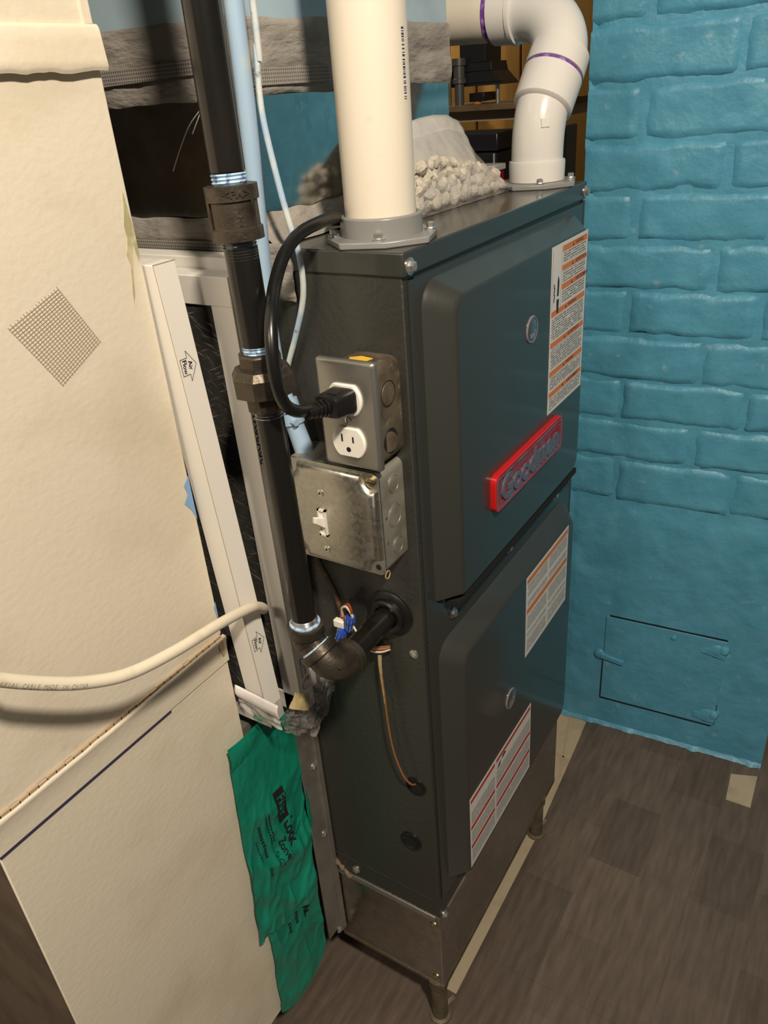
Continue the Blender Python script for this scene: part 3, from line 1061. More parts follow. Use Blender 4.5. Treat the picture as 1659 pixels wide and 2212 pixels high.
# rubber parts on the left side
mb = MB().lathe((0, 1.62, 19.12), (-1, 0, 0), [(0, 1.12), (.1, 1.14), (.2, 1.02), (.24, .86), (.42, .84), (.5, .74), (.46, .56), (.1, .54)], 28, cap=False)
lab(mb.build('grommet', 'rubber', fu), 'black rubber grommet round the gas pipe')
mb = MB().lathe((0, 1.5, 4.2), (-1, 0, 0), [(0, .62), (.08, .62), (.12, .5), (.04, .42), (-.0, .3)], 24, cap=False)
mb.lathe((-.01, 1.5, 4.2), (-1, 0, 0), [(0, .44), (.01, .43)], 20, 1)
mb.build('grommet', ['rubber', 'black'], fu)
mb = MB().lathe((0, .95, 8.6), (-1, 0, 0), [(0, .56), (.07, .56), (.1, .48)], 22, cap=False)
mb.lathe((-.02, .95, 8.6), (-1, 0, 0), [(0, .5), (.01, .49)], 20, 1)
mb.build('grommet', ['rubber', 'black'], fu)

# vent flange under each pipe
PV = (2.05, 2.0)
IV = (16.6, 1.9)
for (cx, cy), r, m, nm, top in ((PV, 2.02, 'pvc_grey', 'vent_flange', 35.42), (IV, 1.95, 'pvc_grey', 'intake_flange', 34.8)):
    mb = MB()
    pl = []
    for k in range(8):
        a = math.radians(22.5 + 45 * k + 12)
        q = r * (1.1 if k % 2 else 1.0)
        pl.append((cx + q * math.cos(a), cy + q * math.sin(a), 34.5))
    mb.prism(pl, (0, 0, .24))
    if top > 35:
        mb.lathe((cx, cy, 34.7), (0, 0, 1), [(0, 1.5), (.72, 1.5), (.74, 1.32), (.2, 1.30)], 32, cap=False)
    mb.build(nm, m, fu, bevel=.05)
for x, y in ((PV[0] - .95, PV[1] + 1.48), (PV[0] - 1.38, PV[1] - .72), (PV[0] + .95, PV[1] - 1.5), (IV[0] - 1.45, IV[1] - .75), (IV[0] + .75, IV[1] - 1.5)):
    hexscrew('bolt', (x, y, 34.76), (0, 0, 1), fu, .15, .2)

# ================================================================ BASE UNDER THE FURNACE
ba = thing('return_plenum', (9.13, 13, FZ), 'galvanised sheet box on short pipe legs under the furnace', 'plenum')
MB().box(.02, 18.2, .05, 27, -7.9, -1.42).build('base_box', 'galv_base', ba, bevel=.04)
MB().box(-.05, .02, .3, 7.3, -1.85, -1.45).build('flange', 'galv_dull', ba, bevel=.03)
MB().box(-.0, 18.2, .04, .25, -8.45, -7.88).build('front_rail', 'rust', ba, bevel=.03)
MB().box(.0, .2, .25, 7.3, -8.2, -7.88).build('side_rail', 'rust', ba, bevel=.03)
for q in ((0.02, .45, -2.33), (.02, .49, -7.3)):
    hexscrew('screw', q, (-1, 0, 0), ba, .17, .08, 'brass')
for x, y in ((.45, .65), (15.9, .55), (.6, 26), (15.9, 26)):
    mb = MB().lathe((x, y, FZ), (0, 0, 1), [(0, .5), (4.1, .5)], 18)
    mb.lathe((x, y, FZ), (0, 0, 1), [(0, .72), (.12, .7), (.2, .5)], 14)
    mb.lathe((x, y, -8.7), (0, 0, 1), [(0, .5), (.1, .62), (.75, .62)], 16)
    mb.build('leg', 'rust', ba)
    MB().prism([(x + .5, y - .2, FZ + .1), (x + 1.1, y - .5, FZ + .35), (x + 1.2, y - .3, FZ + .4), (x + .6, y + .05, FZ + .2)], (0, 0, .06)).build('rust_scrap', 'rust', ba)
mb = MB()
for k in range(9):
    a = k / 8
    mb.lathe((-.12 + .08 * rnd.random(), 7.35 - 1.3 * a + .1 * rnd.random(), -.2 - 1.35 * a), (rnd.random(), -1, -1), [(-.22, .04), (-.1, .08 + .08 * rnd.random()), (.1, .1 + .06 * rnd.random()), (.2, .04)], 7)
ba2 = mb.build('sealant_bead', 'seal', ba)

# ================================================================ WHITE RETURN DUCT
du = thing('return_duct', (-10.4, 16, -6.7), 'cream painted sheet metal return duct beside the furnace', 'duct')
MAT['duct_side'] = mat('brown_duct_sheet', (0.24, 0.18, 0.125), 0.5, metal=0.3, var=((0.15, 0.115, 0.08), 0.4, .42, .68))  # brown base mottled with darker brown noise
MB().box(-16.1, -4.8, 7.3, 26, -6.7, 62).build('duct_body', 'duct_side', du, smooth=0)
MB().box(-16.12, -4.78, 7.2, 7.32, -6.72, 17.82).build('lower_panel', 'white_paint', du, bevel=.05)
MB().box(-16.1, -8.25, 7.15, 7.3, 17.76, 17.89).build('joint_gap', 'barcode', du, smooth=0)
mb = MB()


def cleat(u, v):
    x = -16.1 + 11.35 * u
    w = .04 * noise.noise(Vector((x * 1.5, 0, 3)))
    prof_ = [(7.2, 17.88), (7.12, 17.92), (7.10, 18.6), (7.05, 19.0), (7.0, 19.2), (7.05, 19.28 + w), (7.2, 19.3 + w)]
    i = min(5, int(v * 6))
    f = v * 6 - i
    return (x, prof_[i][0] * (1 - f) + prof_[i + 1][0] * f, prof_[i][1] * (1 - f) + prof_[i + 1][1] * f)


mb.grid(cleat, 50, 12)
mb.build('joint_cleat', 'white_paint', du, smooth=60)
mb = MB()
for k in range(30):
    x = -16 + 11.0 * k / 30
    w = .05 * noise.noise(Vector((x * 1.1, 5, 1)))
    mb.box(x, x + .40, 7.08, 7.2, 19.28 + w, 19.37 + w + .06 * rnd.random())
mb.build('crack', 'carton_in', du, smooth=0)
MB().box(-16.1, -4.8, 7.2, 7.3, 19.35, 40.5).build('upper_panel', 'white_paint', du, bevel=.05)
mb = MB()


def cleat2(u, v):
    x = -16.1 + 11.4 * u
    w = .09 * noise.noise(Vector((x * .9, 0, 7))) + .05 * noise.noise(Vector((x * 2.3, 3, 7)))
    prof_ = [(7.22, 40.50), (6.98, 40.42 + w), (6.92, 40.55 + w), (6.95, 40.9), (7.0, 41.5), (7.06, 41.6), (7.2, 41.64)]
    i = min(5, int(v * 6))
    f = v * 6 - i
    return (x, prof_[i][0] * (1 - f) + prof_[i + 1][0] * f, prof_[i][1] * (1 - f) + prof_[i + 1][1] * f)


mb.grid(cleat2, 60, 12)
mb.build('upper_cleat', 'white_paint', du, smooth=60)
MB().box(-16.1, -5.08, 7.18, 7.3, 41.6, 62).build('top_panel', 'white_paint', du, bevel=.04)
MB().box(-5.12, -4.78, 7.1, 7.3, 41.6, 62).build('corner_strip', 'white_paint', du, bevel=.04)
# woven patch under the paint
pa, pb, pc, pd = Vector((-10.14, 0, 34.04)), Vector((-8.21, 0, 34.75)), Vector((-7.21, 0, 32.85)), Vector((-8.96, 0, 31.96))
mb = MB()


def bil(u, v):
    q = (pa * (1 - u) + pb * u) * (1 - v) + (pd * (1 - u) + pc * u) * v
    return Vector((q.x, 7.185, q.z))


for k in range(17):
    u = k / 16
    mb.tube([bil(u, -.02 - .03 * rnd.random()), bil(u + .004 * rnd.random(), .5), bil(u, 1.02)], .010, 4)
for k in range(24):
    v = k / 23
    mb.tube([bil(-.01, v), bil(.5, v + .003 * rnd.random()), bil(1.01, v)], .009, 4)
MAT['thread_tan'] = mat('tan_mesh_thread', (0.34, 0.29, 0.21), 0.7)
mo = mb.build('mesh_patch', 'thread_tan', du, smooth=0)
mo['kind'] = 'stuff'
lab(mo, 'diamond of fine woven mesh stuck under the paint')
mb = MB().prism([(-4.98, 7.19, 37.1), (-5.1, 7.19, 36.5), (-5.22, 7.19, 36.1), (-5.2, 7.19, 35.7), (-5.36, 7.19, 35.2), (-5.3, 7.19, 34.9), (-5.42, 7.19, 34.2), (-5.56, 7.19, 33.5), (-5.40, 7.19, 33.9), (-5.24, 7.19, 34.7), (-5.1, 7.19, 35.3), (-5.0, 7.19, 35.5), (-4.93, 7.19, 34.9), (-4.85, 7.19, 35.1), (-4.86, 7.19, 35.9), (-4.9, 7.19, 36.3)], (0, -.015, 0))
MAT['stain'] = mat('olive_drip_stain', (0.38, 0.36, 0.20), 0.6, var=((0.62, 0.53, 0.34), 1.6, .45, .62))
MAT['chip'] = mat('blue_paint_chip', (0.20, 0.36, 0.60), 0.6)
lab(mb.build('drip_stain', 'stain', du, smooth=0), 'olive drip stain')
mb = MB().prism([(-4.80, 7.19, 26.9), (-5.1, 7.19, 26.6), (-5.0, 7.19, 26.2), (-5.25, 7.19, 25.9), (-4.98, 7.19, 25.5), (-4.80, 7.19, 25.0)], (0, -.012, 0))
lab(mb.build('paint_chip', 'chip', du, smooth=0), 'blue under-paint showing through')
mb = MB().prism([(-4.80, 7.19, 21.0), (-4.92, 7.19, 20.8), (-4.88, 7.19, 20.3), (-4.80, 7.19, 20.2)], (0, -.012, 0))
lab(mb.build('paint_chip', 'chip', du, smooth=0), 'blue under-paint showing through')
mb = MB().prism([(-5.1, 7.03, 19.25), (-4.98, 7.03, 19.15), (-5.02, 7.03, 18.5), (-5.12, 7.03, 18.45), (-5.2, 7.03, 18.9)], (0, -.05, 0))
mb.build('glue_blob', 'carton_in', du, smooth=0)

bo = thing('filter_rack', (-2.4, 15, -6.4), 'bare galvanised filter rack strip between furnace and cream duct', 'filter rack')
MB().box(-1.65, -.45, 7.0, 7.1, -6.4, 13.4).build('front_strip', 'galv_dull', bo, bevel=.03)
MB().box(-.5, -.06, 6.88, 7.1, -7.0, 33.5).build('folded_edge', 'galv_dull', bo, bevel=.05)
MB().box(-4.78, -1.6, 7.5, 26, -6.4, 13.4).build('lower_body', 'galv_dull', bo, smooth=0)
for z in (7.56, 2.22, -6.67):
    hexscrew('screw', (-.66, 7.0, z), (0, -1, 0), bo, .16, .1)

# ================================================================ SUPPLY PLENUM
pl = thing('supply_plenum', (7.8, 16, 34.5), 'galvanised supply plenum with grey mastic joints above the furnace', 'plenum')
PX, PY = 15.65, 6.2
MB().box(0, PX, PY, 26, 34.5, 39.5).build('lower_section', 'galv', pl, bevel=.06)
MB().box(0, PX, PY, 26, 41.6, 62).build('upper_section', 'pale_blue', pl, bevel=.06)
mb = MB()


def band(zlo, zhi, th, wob, amp=.16):
    def fn(u, v):
        s = u * (13.8 + PX + .2)
        z = zlo + (zhi - zlo) * v
        z += wob * noise.noise(Vector((s * .8, v * 2, zlo))) * (1 if v in (0, 1) else .3)
        d = th + amp * fbm((s * .5, z * 1.6, zlo), .8) * (0 if v in (0, 1) else 1)
        if v in (0, 1):
            d = .01
        if s < 13.8:
            return (-d, PY + 13.8 - s, z)
        x = min(s - 13.8, PX + .1)
        return (x - (d if x < .05 else 0), PY - d, z)
    return fn


mb.grid(band(39.42, 41.85, .09, .10, .10), 150, 16)
mb.build('mastic_band', 'mastic', pl, smooth=70)
mb = MB()
mb.grid(lambda u, v: (-.2 - .03 * noise.noise(Vector((u * 30, v * 3, 0))), PY + 13.5 * (1 - u) + .6, 40.0 + .5 * v + .25 * u), 60, 3)
mb.build('mesh_tape', 'mesh_tape', pl, smooth=70)
mb = MB().grid(lambda u, v: (.3 + 5.0 * u, PY - .19 - .03 * noise.noise(Vector((u * 20, v * 3, 0))), 39.75 + .55 * v), 40, 3)
mb.build('mesh_tape', 'mesh_tape_x', pl, smooth=70)
mb = MB()


def base_l(u, v):
    y = PY + 13.5 * (1 - u) - 1.7 * 0
    z = 33.95 + 1.55 * v
    if v == 1:
        z += .12 * noise.noise(Vector((y * .8, 1, 1)))
    d = (.10 + .1 * fbm((y, z, 3), .9)) * (0 if v in (0, 1) else 1) + .02 + .12
    return (-d, y, z)


mb.grid(base_l, 70, 10)


def base_c(u, v):
    y = 4.65 + 2.2 * u + .22 * noise.noise(Vector((v * 4, 0, 2)))
    z = 32.55 + 2.1 * v
    if u in (0, 1) or v in (0, 1):
        d = .1
    else:
        d = .20 + .14 * fbm((y, z, 8), 1.1)
    return (-d, y, z)


mb.grid(base_c, 16, 16)


def base_f(u, v):
    x = -.1 + (PX - .2) * u
    a = v
    wob = .22 * noise.noise(Vector((x * .7, 0, 5)))
    y = PY - (1 - a) * (1.05 + wob)
    z = 34.55 + (1.0 + wob) * a ** 1.6 + (.10 * fbm((x, a * 2, 5), 1.0) if 0 < a < 1 else 0)
    return (x, y - (.04 if a == 1 else 0), z)


mb.grid(base_f, 80, 10)
lab(mb.build('mastic_base', 'mastic', pl, smooth=70), 'lumpy grey mastic along the furnace top')
mb = MB().grid(lambda u, v: (-.36 - .03 * noise.noise(Vector((u * 30, v * 3, 0))), PY + .9 + 13 * (1 - u), 33.98 + .72 * v), 60, 3)
mb.build('mesh_tape', 'mesh_tape', pl, smooth=70)
mb = MB().tube(smoothpath([(-.0, 8.0, 39.17), (-.0, 8.69, 38.67), (-.0, 9.36, 37.92), (-.0, 9.94, 37.16)]), .022, 4)
mb.tube([(-.0, 8.05, 39.05), (0, 8.6, 38.4)], .02, 4)
lab(mb.build('scratch', 'label', pl), 'bright curved scratch')

# ================================================================ PIPES
vp = thing('vent_pipe', (PV[0], PV[1], 34.8), 'thick cream PVC vent pipe standing on the grey flange', 'pipe')
MB().lathe((PV[0], PV[1], 34.8), (0, 0, 1), [(0, 1.29), (28, 1.29)], 48).build('pipe', 'pvc_cream', vp)
mb = MB()
bc = random.Random(4)
z = 39.0
a0 = math.radians(-93)
while z < 41.1:
    h = bc.choice((.025, .04, .06))
    for (aa, ab) in ((0, .1),):
        q = [(PV[0] + 1.295 * math.cos(a0 + t), PV[1] + 1.295 * math.sin(a0 + t)) for t in (0, .06, .12)]
        mb.add([(x, y, zz) for zz in (z, z + h) for x, y in q], [(0, 1, 4, 3), (1, 2, 5, 4)])
    z += h + bc.choice((.025, .04, .07))
mb.build('barcode', 'barcode', vp, smooth=0)

ip = thing('intake_pipe', (IV[0], IV[1], 34.74), 'white PVC elbow pipe with purple primer rings beside the blue wall', 'pipe')
ld_ = Vector((.60, -.07, .80)).normalized()
JP = Vector((17.95, 1.72, 39.3))
MB().lathe((IV[0], IV[1], 34.76), (0, 0, 1), [(0, 1.36), (.8, 1.38), (.92, 1.36), (.95, 1.2)], 36).build('lower_hub', 'pvc_white', ip)
pts = []
A = Vector((IV[0], IV[1], 35.6))
B_ = JP - ld_ * 1.2
for k in range(15):
    t = k / 14
    m0, m1 = Vector((0, 0, 1)) * 3.0, ld_ * 3.0
    h00, h10, h01, h11 = 2 * t ** 3 - 3 * t * t + 1, t ** 3 - 2 * t * t + t, -2 * t ** 3 + 3 * t * t, t ** 3 - t * t
    pts.append(A * h00 + m0 * h10 + B_ * h01 + m1 * h11)
mb = MB().tube(pts, 1.26, 36)
q = pts[8]
mb.lathe(q + Vector((-.83, -.56, .1)) * 1.2, Vector((-.83, -.56, .15)), [(0, .3), (.1, .26)], 4)
mb.build('lower_elbow', 'pvc_white', ip, smooth=50)
MB().lathe(JP - ld_ * 1.75, ld_, [(0, 1.28), (.12, 1.44), (1.68, 1.46), (1.72, 1.3)], 36).build('middle_hub', 'pvc_white', ip)
MB().lathe(JP - ld_ * .06, ld_, [(0, 1.4), (.02, 1.42), (.12, 1.42), (.14, 1.4)], 36).build('primer_ring', 'purple', ip)
MB().lathe(JP + ld_ * .08, ld_, [(0, 1.3), (.03, 1.47), (1.05, 1.45), (1.15, 1.3)], 36).build('upper_hub', 'pvc_white', ip)
RB = 2.9
yh = Vector((0, 1, 0))
dd = (ld_ - yh * ld_.y).normalized()
arc = [JP + ld_ * .8 + (dd * math.sin(t) + yh * (1 - math.cos(t))) * RB for t in [math.pi / 2 * k / 18 for k in range(19)]]
mb = MB().tube(arc, 1.32, 36)
mb.lathe(arc[6] + Vector((-.83, -.56, .1)) * 1.28, Vector((-.83, -.56, .15)), [(0, .16), (.1, .14), (.12, .05)], 12)
mb.build('upper_elbow', 'pvc_white', ip, smooth=60)
E1 = arc[-1]
MB().lathe(E1 - yh * .1, yh, [(0, 1.34), (.04, 1.5), (.22, 1.5), (.26, 1.44), (1.25, 1.44), (1.28, 1.3)], 36).build('end_hub', 'pvc_white', ip)
MB().lathe(E1 + yh * 1.15, yh, [(0, 1.28), (.02, 1.31), (.3, 1.31), (.32, 1.28)], 36).build('primer_ring', 'purple', ip)
MB().tube([E1 + yh * .5, E1 + yh * 22 + Vector((0, 0, .5))], 1.285, 36).build('pipe', 'pvc_cream', ip)

# ---------------------------------------------------------------- gas pipe
GX = -4.3


def gy(z):
    return 2.83 + (min(z, 38) - 21) * .024


gp = thing('gas_pipe', (GX, 3.1, 19.1), 'black iron gas pipe with union and elbows in front of the furnace', 'gas pipe')


def gseg(z0, z1, r, m, nm, seg=24):
    return MB().tube([(GX, gy(z0), z0), (GX, gy(z1), z1)], r, seg).build(nm, m, gp)


gseg(37.55, 62, .54, 'black_pipe', 'pipe')
gseg(32.3, 35.4, .53, 'black_pipe', 'pipe')
gseg(21.35, 29.95, .49, 'black_pipe', 'pipe')


def threads(z0, z1, r, m, nm='thread'):
    mb = MB()
    n = max(3, int((z1 - z0) / .085))
    pr = []
    for k in range(n):
        pr += [(k * (z1 - z0) / n, r), ((k + .5) * (z1 - z0) / n, r - .05)]
    mb.lathe((GX, gy(z0), z0), (0, .02, 1), pr, 24)
    return mb.build(nm, m, gp, smooth=20)


threads(37.15, 37.57, .54, 'dope', 'thread_sealant')
threads(35.05, 35.65, .535, 'thread')
threads(32.05, 32.38, .535, 'dope', 'thread_sealant')
threads(29.82, 30.15, .505, 'thread')
threads(20.95, 21.38, .53, 'thread')
MB().lathe((GX, gy(20.95), 20.95), (0, 0, 1), [(0, .6), (.16, .62), (.2, .5)], 20).build('thread_sealant', 'dope', gp)

mb = MB()
cb = (GX, gy(36.4))
mb.lathe((cb[0], gy(35.6), 35.6), (0, .02, 1), [(0, .7), (.02, .80), (.36, .80), (.40, .74), (1.12, .74), (1.16, .81), (1.58, .81), (1.6, .7)], 36)
for a in (150, 268):
    th = math.radians(a)
    mb.box(cb[0] + .76 * math.cos(th) - .05, cb[0] + .76 * math.cos(th) + .05, cb[1] + .76 * math.sin(th) - .05, cb[1] + .76 * math.sin(th) + .05, 35.95, 36.8)
va = math.atan2(-14.06 - cb[1], -23.1 - GX) + .12
add_text_cyl(mb, '<FM>', cb, .81, va + .05, 36.97, .30, bold=.02, ext=.03, sx=1.15)
add_text_cyl(mb, '1', cb, .74, va + .05, 36.54, .26, bold=.01, ext=.03)
add_text_cyl(mb, '_', cb, .74, va + .05, 36.46, .34, bold=.02, ext=.03)
add_text_cyl(mb, '2', cb, .74, va + .08, 36.16, .26, bold=.01, ext=.03)
add_text_cyl(mb, 'C', cb, .80, va + .1, 35.78, .2, bold=.01, ext=.025)
lab(mb.build('coupling', 'iron', gp, smooth=35), 'cast coupling with raised letters and a half-inch mark')
uy = gy(31)
mb = MB().lathe((GX, uy, 31.52), (0, 0, 1), [(0, .74), (.48, .74), (.55, .66)], 8, flat=True)
mb.build('union_collar', 'iron', gp, smooth=20, bevel=.03)
mb = MB().lathe((GX, uy, 30.65), (0, 0, 1), [(0, 1.02), (.03, 1.06), (.66, 1.08), (.92, .92)], 8, flat=True)
lab(mb.build('union_nut', 'iron', gp, smooth=20, bevel=.04), 'wide octagonal union nut')
mb = MB().lathe((GX, uy, 30.05), (0, 0, 1), [(0, .64), (.08, .70), (.62, .72)], 8, flat=True)
mb.build('union_tail', 'iron', gp, smooth=20, bevel=.03)
# street elbow (45 degrees) and elbow
mb = MB()
mb.lathe((GX, gy(20.5), 20.52), (0, 0, 1), [(0, .66), (.08, .74), (.5, .74), (.52, .62)], 28)
mb.tube(smoothpath([(GX, 2.83, 20.75), (GX, 2.8, 20.5), (GX, 2.68, 20.2), (GX, 2.4, 19.95)], 6) , [.68] * 7 + [.66] * 6 + [.6] * 6, 24)
mb.tube([(GX, 2.75, 20.35), (GX, 2.1, 19.65)], .58, 20)
mb.build('street_elbow', 'iron', gp, smooth=50)
D45 = Vector((0, .7071, .7071))
c0 = Vector((GX, 1.6, 19.1))
mb = MB()
pth = [c0 + D45 * 1.0]
for k in range(13):
    t = k / 12
    p0, p1, p2 = c0 + D45 * .85, c0, c0 + Vector((.85, 0, 0))
    pth.append(p0 * (1 - t) ** 2 + p1 * 2 * t * (1 - t) + p2 * t * t)
pth.append(c0 + Vector((1.0, 0, 0)))
mb.tube(pth, .69, 28)
mb.lathe(c0 + D45 * .78, D45, [(0, .7), (.05, .80), (.40, .80), (.42, .6)], 28)
mb.lathe(c0 + Vector((.8, 0, 0)), (1, 0, 0), [(0, .7), (.05, .77), (.36, .77), (.38, .6)], 28)
for k, (dy, dz) in enumerate(((.0, .0), (.16, -.1), (.3, .08))):
    mb.lathe(c0 + Vector((-.15 + .3 * k, -.38 + dy * .5, .38 + dz)), Vector((-.6, -.5, .6)), [(.05, .05), (.17, .05), (.2, .02)], 6)
mb.build('elbow', 'iron', gp, smooth=50)
MB().lathe(c0 + D45 * 1.18, D45, [(0, .66), (.06, .64), (.09, .58)], 20).build('thread_sealant', 'dope', gp)
MB().tube([c0 + Vector((.9, 0, 0)), (.15, 1.62, 19.12)], .5, 24).build('nipple', 'black_pipe', gp)

# ---------------------------------------------------------------- blue conduit
co = thing('conduit', (-.9, 5.2, 26.9), 'pale blue painted conduit behind the black gas pipe', 'conduit')
MB().tube(smoothpath([(-.9, 4.93, 60), (-.9, 5.02, 42.1), (-.9, 5.25, 36), (-.9, 5.42, 32.7), (-.9, 5.38, 30), (-.9, 5.1, 28.8)]), .31, 20).build('tube', 'conduit_blue', co)
mb = MB().tube([(-.9, 5.1, 28.9), (-.9, 4.98, 28.45)], .42, 16)
mb.tube([(-.9, 4.98, 28.4), (-.9, 4.9, 27.95)], .46, 16)
mb.tube([(-.9, 4.9, 28), (-.9, 4.5, 26.7)], [.36, .4], 16)
mb.lathe((-1.2, 4.68, 28.15), (-.3, -1, 0), [(0, .16), (.25, .14)], 8)
mb.build('connector', 'conduit_blue', co)

# ---------------------------------------------------------------- thin painted cable
pts = [(-.38, 4.6, 60), (-.38, 4.67, 42.1), (-.38, 4.78, 40.86), (-.5, 4.79, 38.99), (-.5, 4.48, 36.84), (-.5, 4.2, 35.48), (-.5, 3.92, 34.23), (-.5, 3.98, 32.91), (-.5, 4.52, 31.49), (-.5, 5.14, 30.15), (-.5, 5.6, 28.9), (-.2, 5.9, 28)]
tag(MB().tube(smoothpath(pts), .115, 10).build('thin_cable', 'thin_cable'), 'thin blue and white paint-spotted cable hanging behind the power cord', 'cable')

# ================================================================ ELECTRICAL BOXES
def xprism(yz, x0, x1):
    return [(x0, p[0], p[1]) for p in yz], (x1 - x0, 0, 0)


ob_ = thing('outlet_box', (-.9, 1.4, 27.05), 'steel outlet box with two white receptacles, the upper box on the furnace side', 'outlet box')
mb = MB()
p, o = xprism(rrect(.37, 2.48, 27.08, 30.9, .42, 6), -.0, -1.8)
mb.prism(p, o)
mb.build('box', 'brown_box', ob_, smooth=40)
for x, z, r in ((-.85, 29.75, .46),):
    mb = MB().lathe((x, .40, z), (0, -1, 0), [(0, r + .03), (.045, r + .03), (.045, r), (.012, r - .015)], 24, 1, cap=False)
    mb.lathe((x, .40, z), (0, -1, 0), [(0, r - .02), (.055, r - .04)], 24)
    mb.build('knockout', ['brown_box', 'black'], ob_)
MB().lathe((-.9, .36, 27.95), (0, -1, 0), [(0, .48), (.012, .47)], 24).build('knockout_gap', 'black', ob_, smooth=0)
MB().lathe((-1.02, .35, 27.93), (-.25, -1, 0), [(0, .40), (.05, .39)], 24).build('knockout', 'brown_box', ob_)
MB().lathe((-.9, 1.4, 30.88), (0, 0, 1), [(0, .5), (.04, .5), (.05, .47)], 24).build('knockout', 'brown_box', ob_)
MB().prism([(-.7, 1.0, 30.9), (-1.35, 1.15, 30.9), (-1.5, 1.5, 30.9), (-1.15, 1.75, 30.9), (-.85, 1.9, 30.9), (-.6, 1.55, 30.9)], (0, 0, .05)).build('sticker_rest', 'yellow', ob_, smooth=0)
mb = MB()
oy, oz = 1.39, 29.18
lv = []
for x, ins in ((-1.78, 0), (-1.93, 0), (-1.99, .05), (-2.01, .14)):
    lv.append([(x, q[0], q[1]) for q in rrect(.14 + ins, 2.64 - ins, 27.13 + ins, 31.23 - ins, .12, 3)])
mb.loops(lv)
mb.build('cover_plate', 'plate', ob_, smooth=45)
for z in (29.82, 28.17):
    face = []
    for k in range(40):
        a = 2 * math.pi * k / 40
        face.append((1.42 + .72 * math.cos(a), z + max(-.57, min(.57, .72 * math.sin(a)))))
    mb = MB()
    lv = []
    for x, s in ((-1.98, 1.0), (-2.09, 1.0), (-2.13, .94)):
        lv.append([(x, 1.42 + (q[0] - 1.42) * s, z + (q[1] - z) * s) for q in face])
    mb.loops(lv)
    for dy, h in ((.25, .30), (-.23, .24)):
        mb.box(-2.135, -2.12, 1.42 + dy - .035, 1.42 + dy + .035, z + .02, z + .02 + h, 1)
    mb.lathe((-2.12, 1.42, z - .27), (-1, 0, 0), [(0, .11), (.015, .1)], 12, 1)
    mb.build('receptacle', ['device_white', 'black'], ob_, smooth=40)
mb = MB().lathe((-2.0, 1.42, 29.0), (-1, 0, 0), [(0, .13), (.04, .13), (.07, .06)], 14)
mb.box(-2.075, -2.06, 1.40, 1.44, 28.9, 29.1, 1)
mb.build('screw', ['screw', 'black'], ob_)

sb = thing('switch_box', (-.9, 2.4, 22.4), 'square zinc box with a white toggle switch below the outlet box', 'switch box')
SY0, SY1, SZ0, SZ1 = .50, 4.9, 22.45, 26.85
mb = MB()
p, o = xprism(rrect(SY0, SY1, SZ0, SZ1, .3, 4), 0, -1.72)
mb.prism(p, o)
mb.build('box', 'zinc', sb, smooth=40)
for x, z, r in ((-.75, 26.05, .36), (-.8, 24.7, .46), (-.72, 23.3, .36)):
    mb = MB().lathe((x, SY0 + .02, z), (0, -1, 0), [(0, r + .03), (.04, r + .03), (.042, r), (.01, r - .02)], 24, cap=False)
    mb.lathe((x, SY0 + .02, z), (0, -1, 0), [(0, r - .03), (.05, r - .04), (.06, r * .5)], 24)
    mb.build('knockout', 'zinc', sb)
for x, z in ((-1.4, 24.85), (-1.42, 23.75)):
    MB().lathe((x, SY0 + .01, z), (0, -1, 0), [(0, .08), (.02, .07)], 12).build('hole', 'rust', sb)
mb = MB()
lv = []
for x, ins in ((-1.70, 0), (-1.78, 0)):
    lv.append([(x, q[0], q[1]) for q in rrect(SY0 - .04 + ins, SY1 + .04 - ins, SZ0 - .05 + ins, SZ1 + .05 - ins, .32, 5)])
mb.loops(lv)


def notched(ins):
    """raised field of the cover: square with scooped corners round the screws"""
    y0, y1, z0, z1 = SY0 + .06 + ins, SY1 - .06 - ins, SZ0 + .06 + ins, SZ1 - .06 - ins
    R_ = .62
    out = []
    for cy, cz, a0 in ((y1, z1, 0), (y0, z1, 90), (y0, z0, 180), (y1, z0, 270)):
        if (cy, cz) in ((y0, z1), (y0, z0), (y1, z1), (y1, z0)):
            pass
        for k in range(9):
            a = math.radians(a0 + 270 - 90 * k / 8 - 0)
            if a0 == 0:
                a = math.radians(270 - 90 * k / 8)
                # from below the corner to its left
            out.append((cy, cz, a))
    pts_ = []
    for idx, (cy, cz) in enumerate(((y1, z1), (y0, z1), (y0, z0), (y1, z0))):
        sa = [(-90, -180), (0, -90), (90, 0), (180, 90)][idx]
        for k in range(9):
            a = math.radians(sa[0] + (sa[1] - sa[0]) * k / 8)
            pts_.append((cy + R_ * math.cos(a), cz + R_ * math.sin(a)))
    return pts_


lv = []
for x, ins in ((-1.76, 0), (-1.88, .02), (-1.97, .07), (-2.03, .16), (-2.05, .30)):
    lv.append([(x, q[0], q[1]) for q in notched(ins)])
mb.loops(lv)
mb.build('cover', 'zinc_cover', sb, smooth=60)
for y, z in ((SY0 + .28, SZ1 - .28), (SY1 - .28, SZ0 + .28)):
    mb = MB().lathe((-1.78, y, z), (-1, 0, 0), [(0, .2), (.12, .2), (.16, .14)], 16)
    mb.box(-1.95, -1.93, y - .16, y + .16, z - .02, z + .02, 1)
    mb.build('cover_screw', ['brass', 'black'], sb)
MB().lathe((-1.785, SY0 + .3, SZ0 + .3), (-1, 0, 0), [(0, .13), (.01, .12)], 12).build('hole', 'black', sb)
for z in (25.72, 23.15):
    mb = MB().lathe((-2.04, 3.08, z), (-1, 0, 0), [(0, .18), (.03, .17), (.05, .12)], 16)
    mb.lathe((-2.095, 3.08, z), (-1, 0, 0), [(0, .05), (.005, .05)], 8, 1)
    mb.build('screw', ['screw', 'black'], sb)
mb = MB()
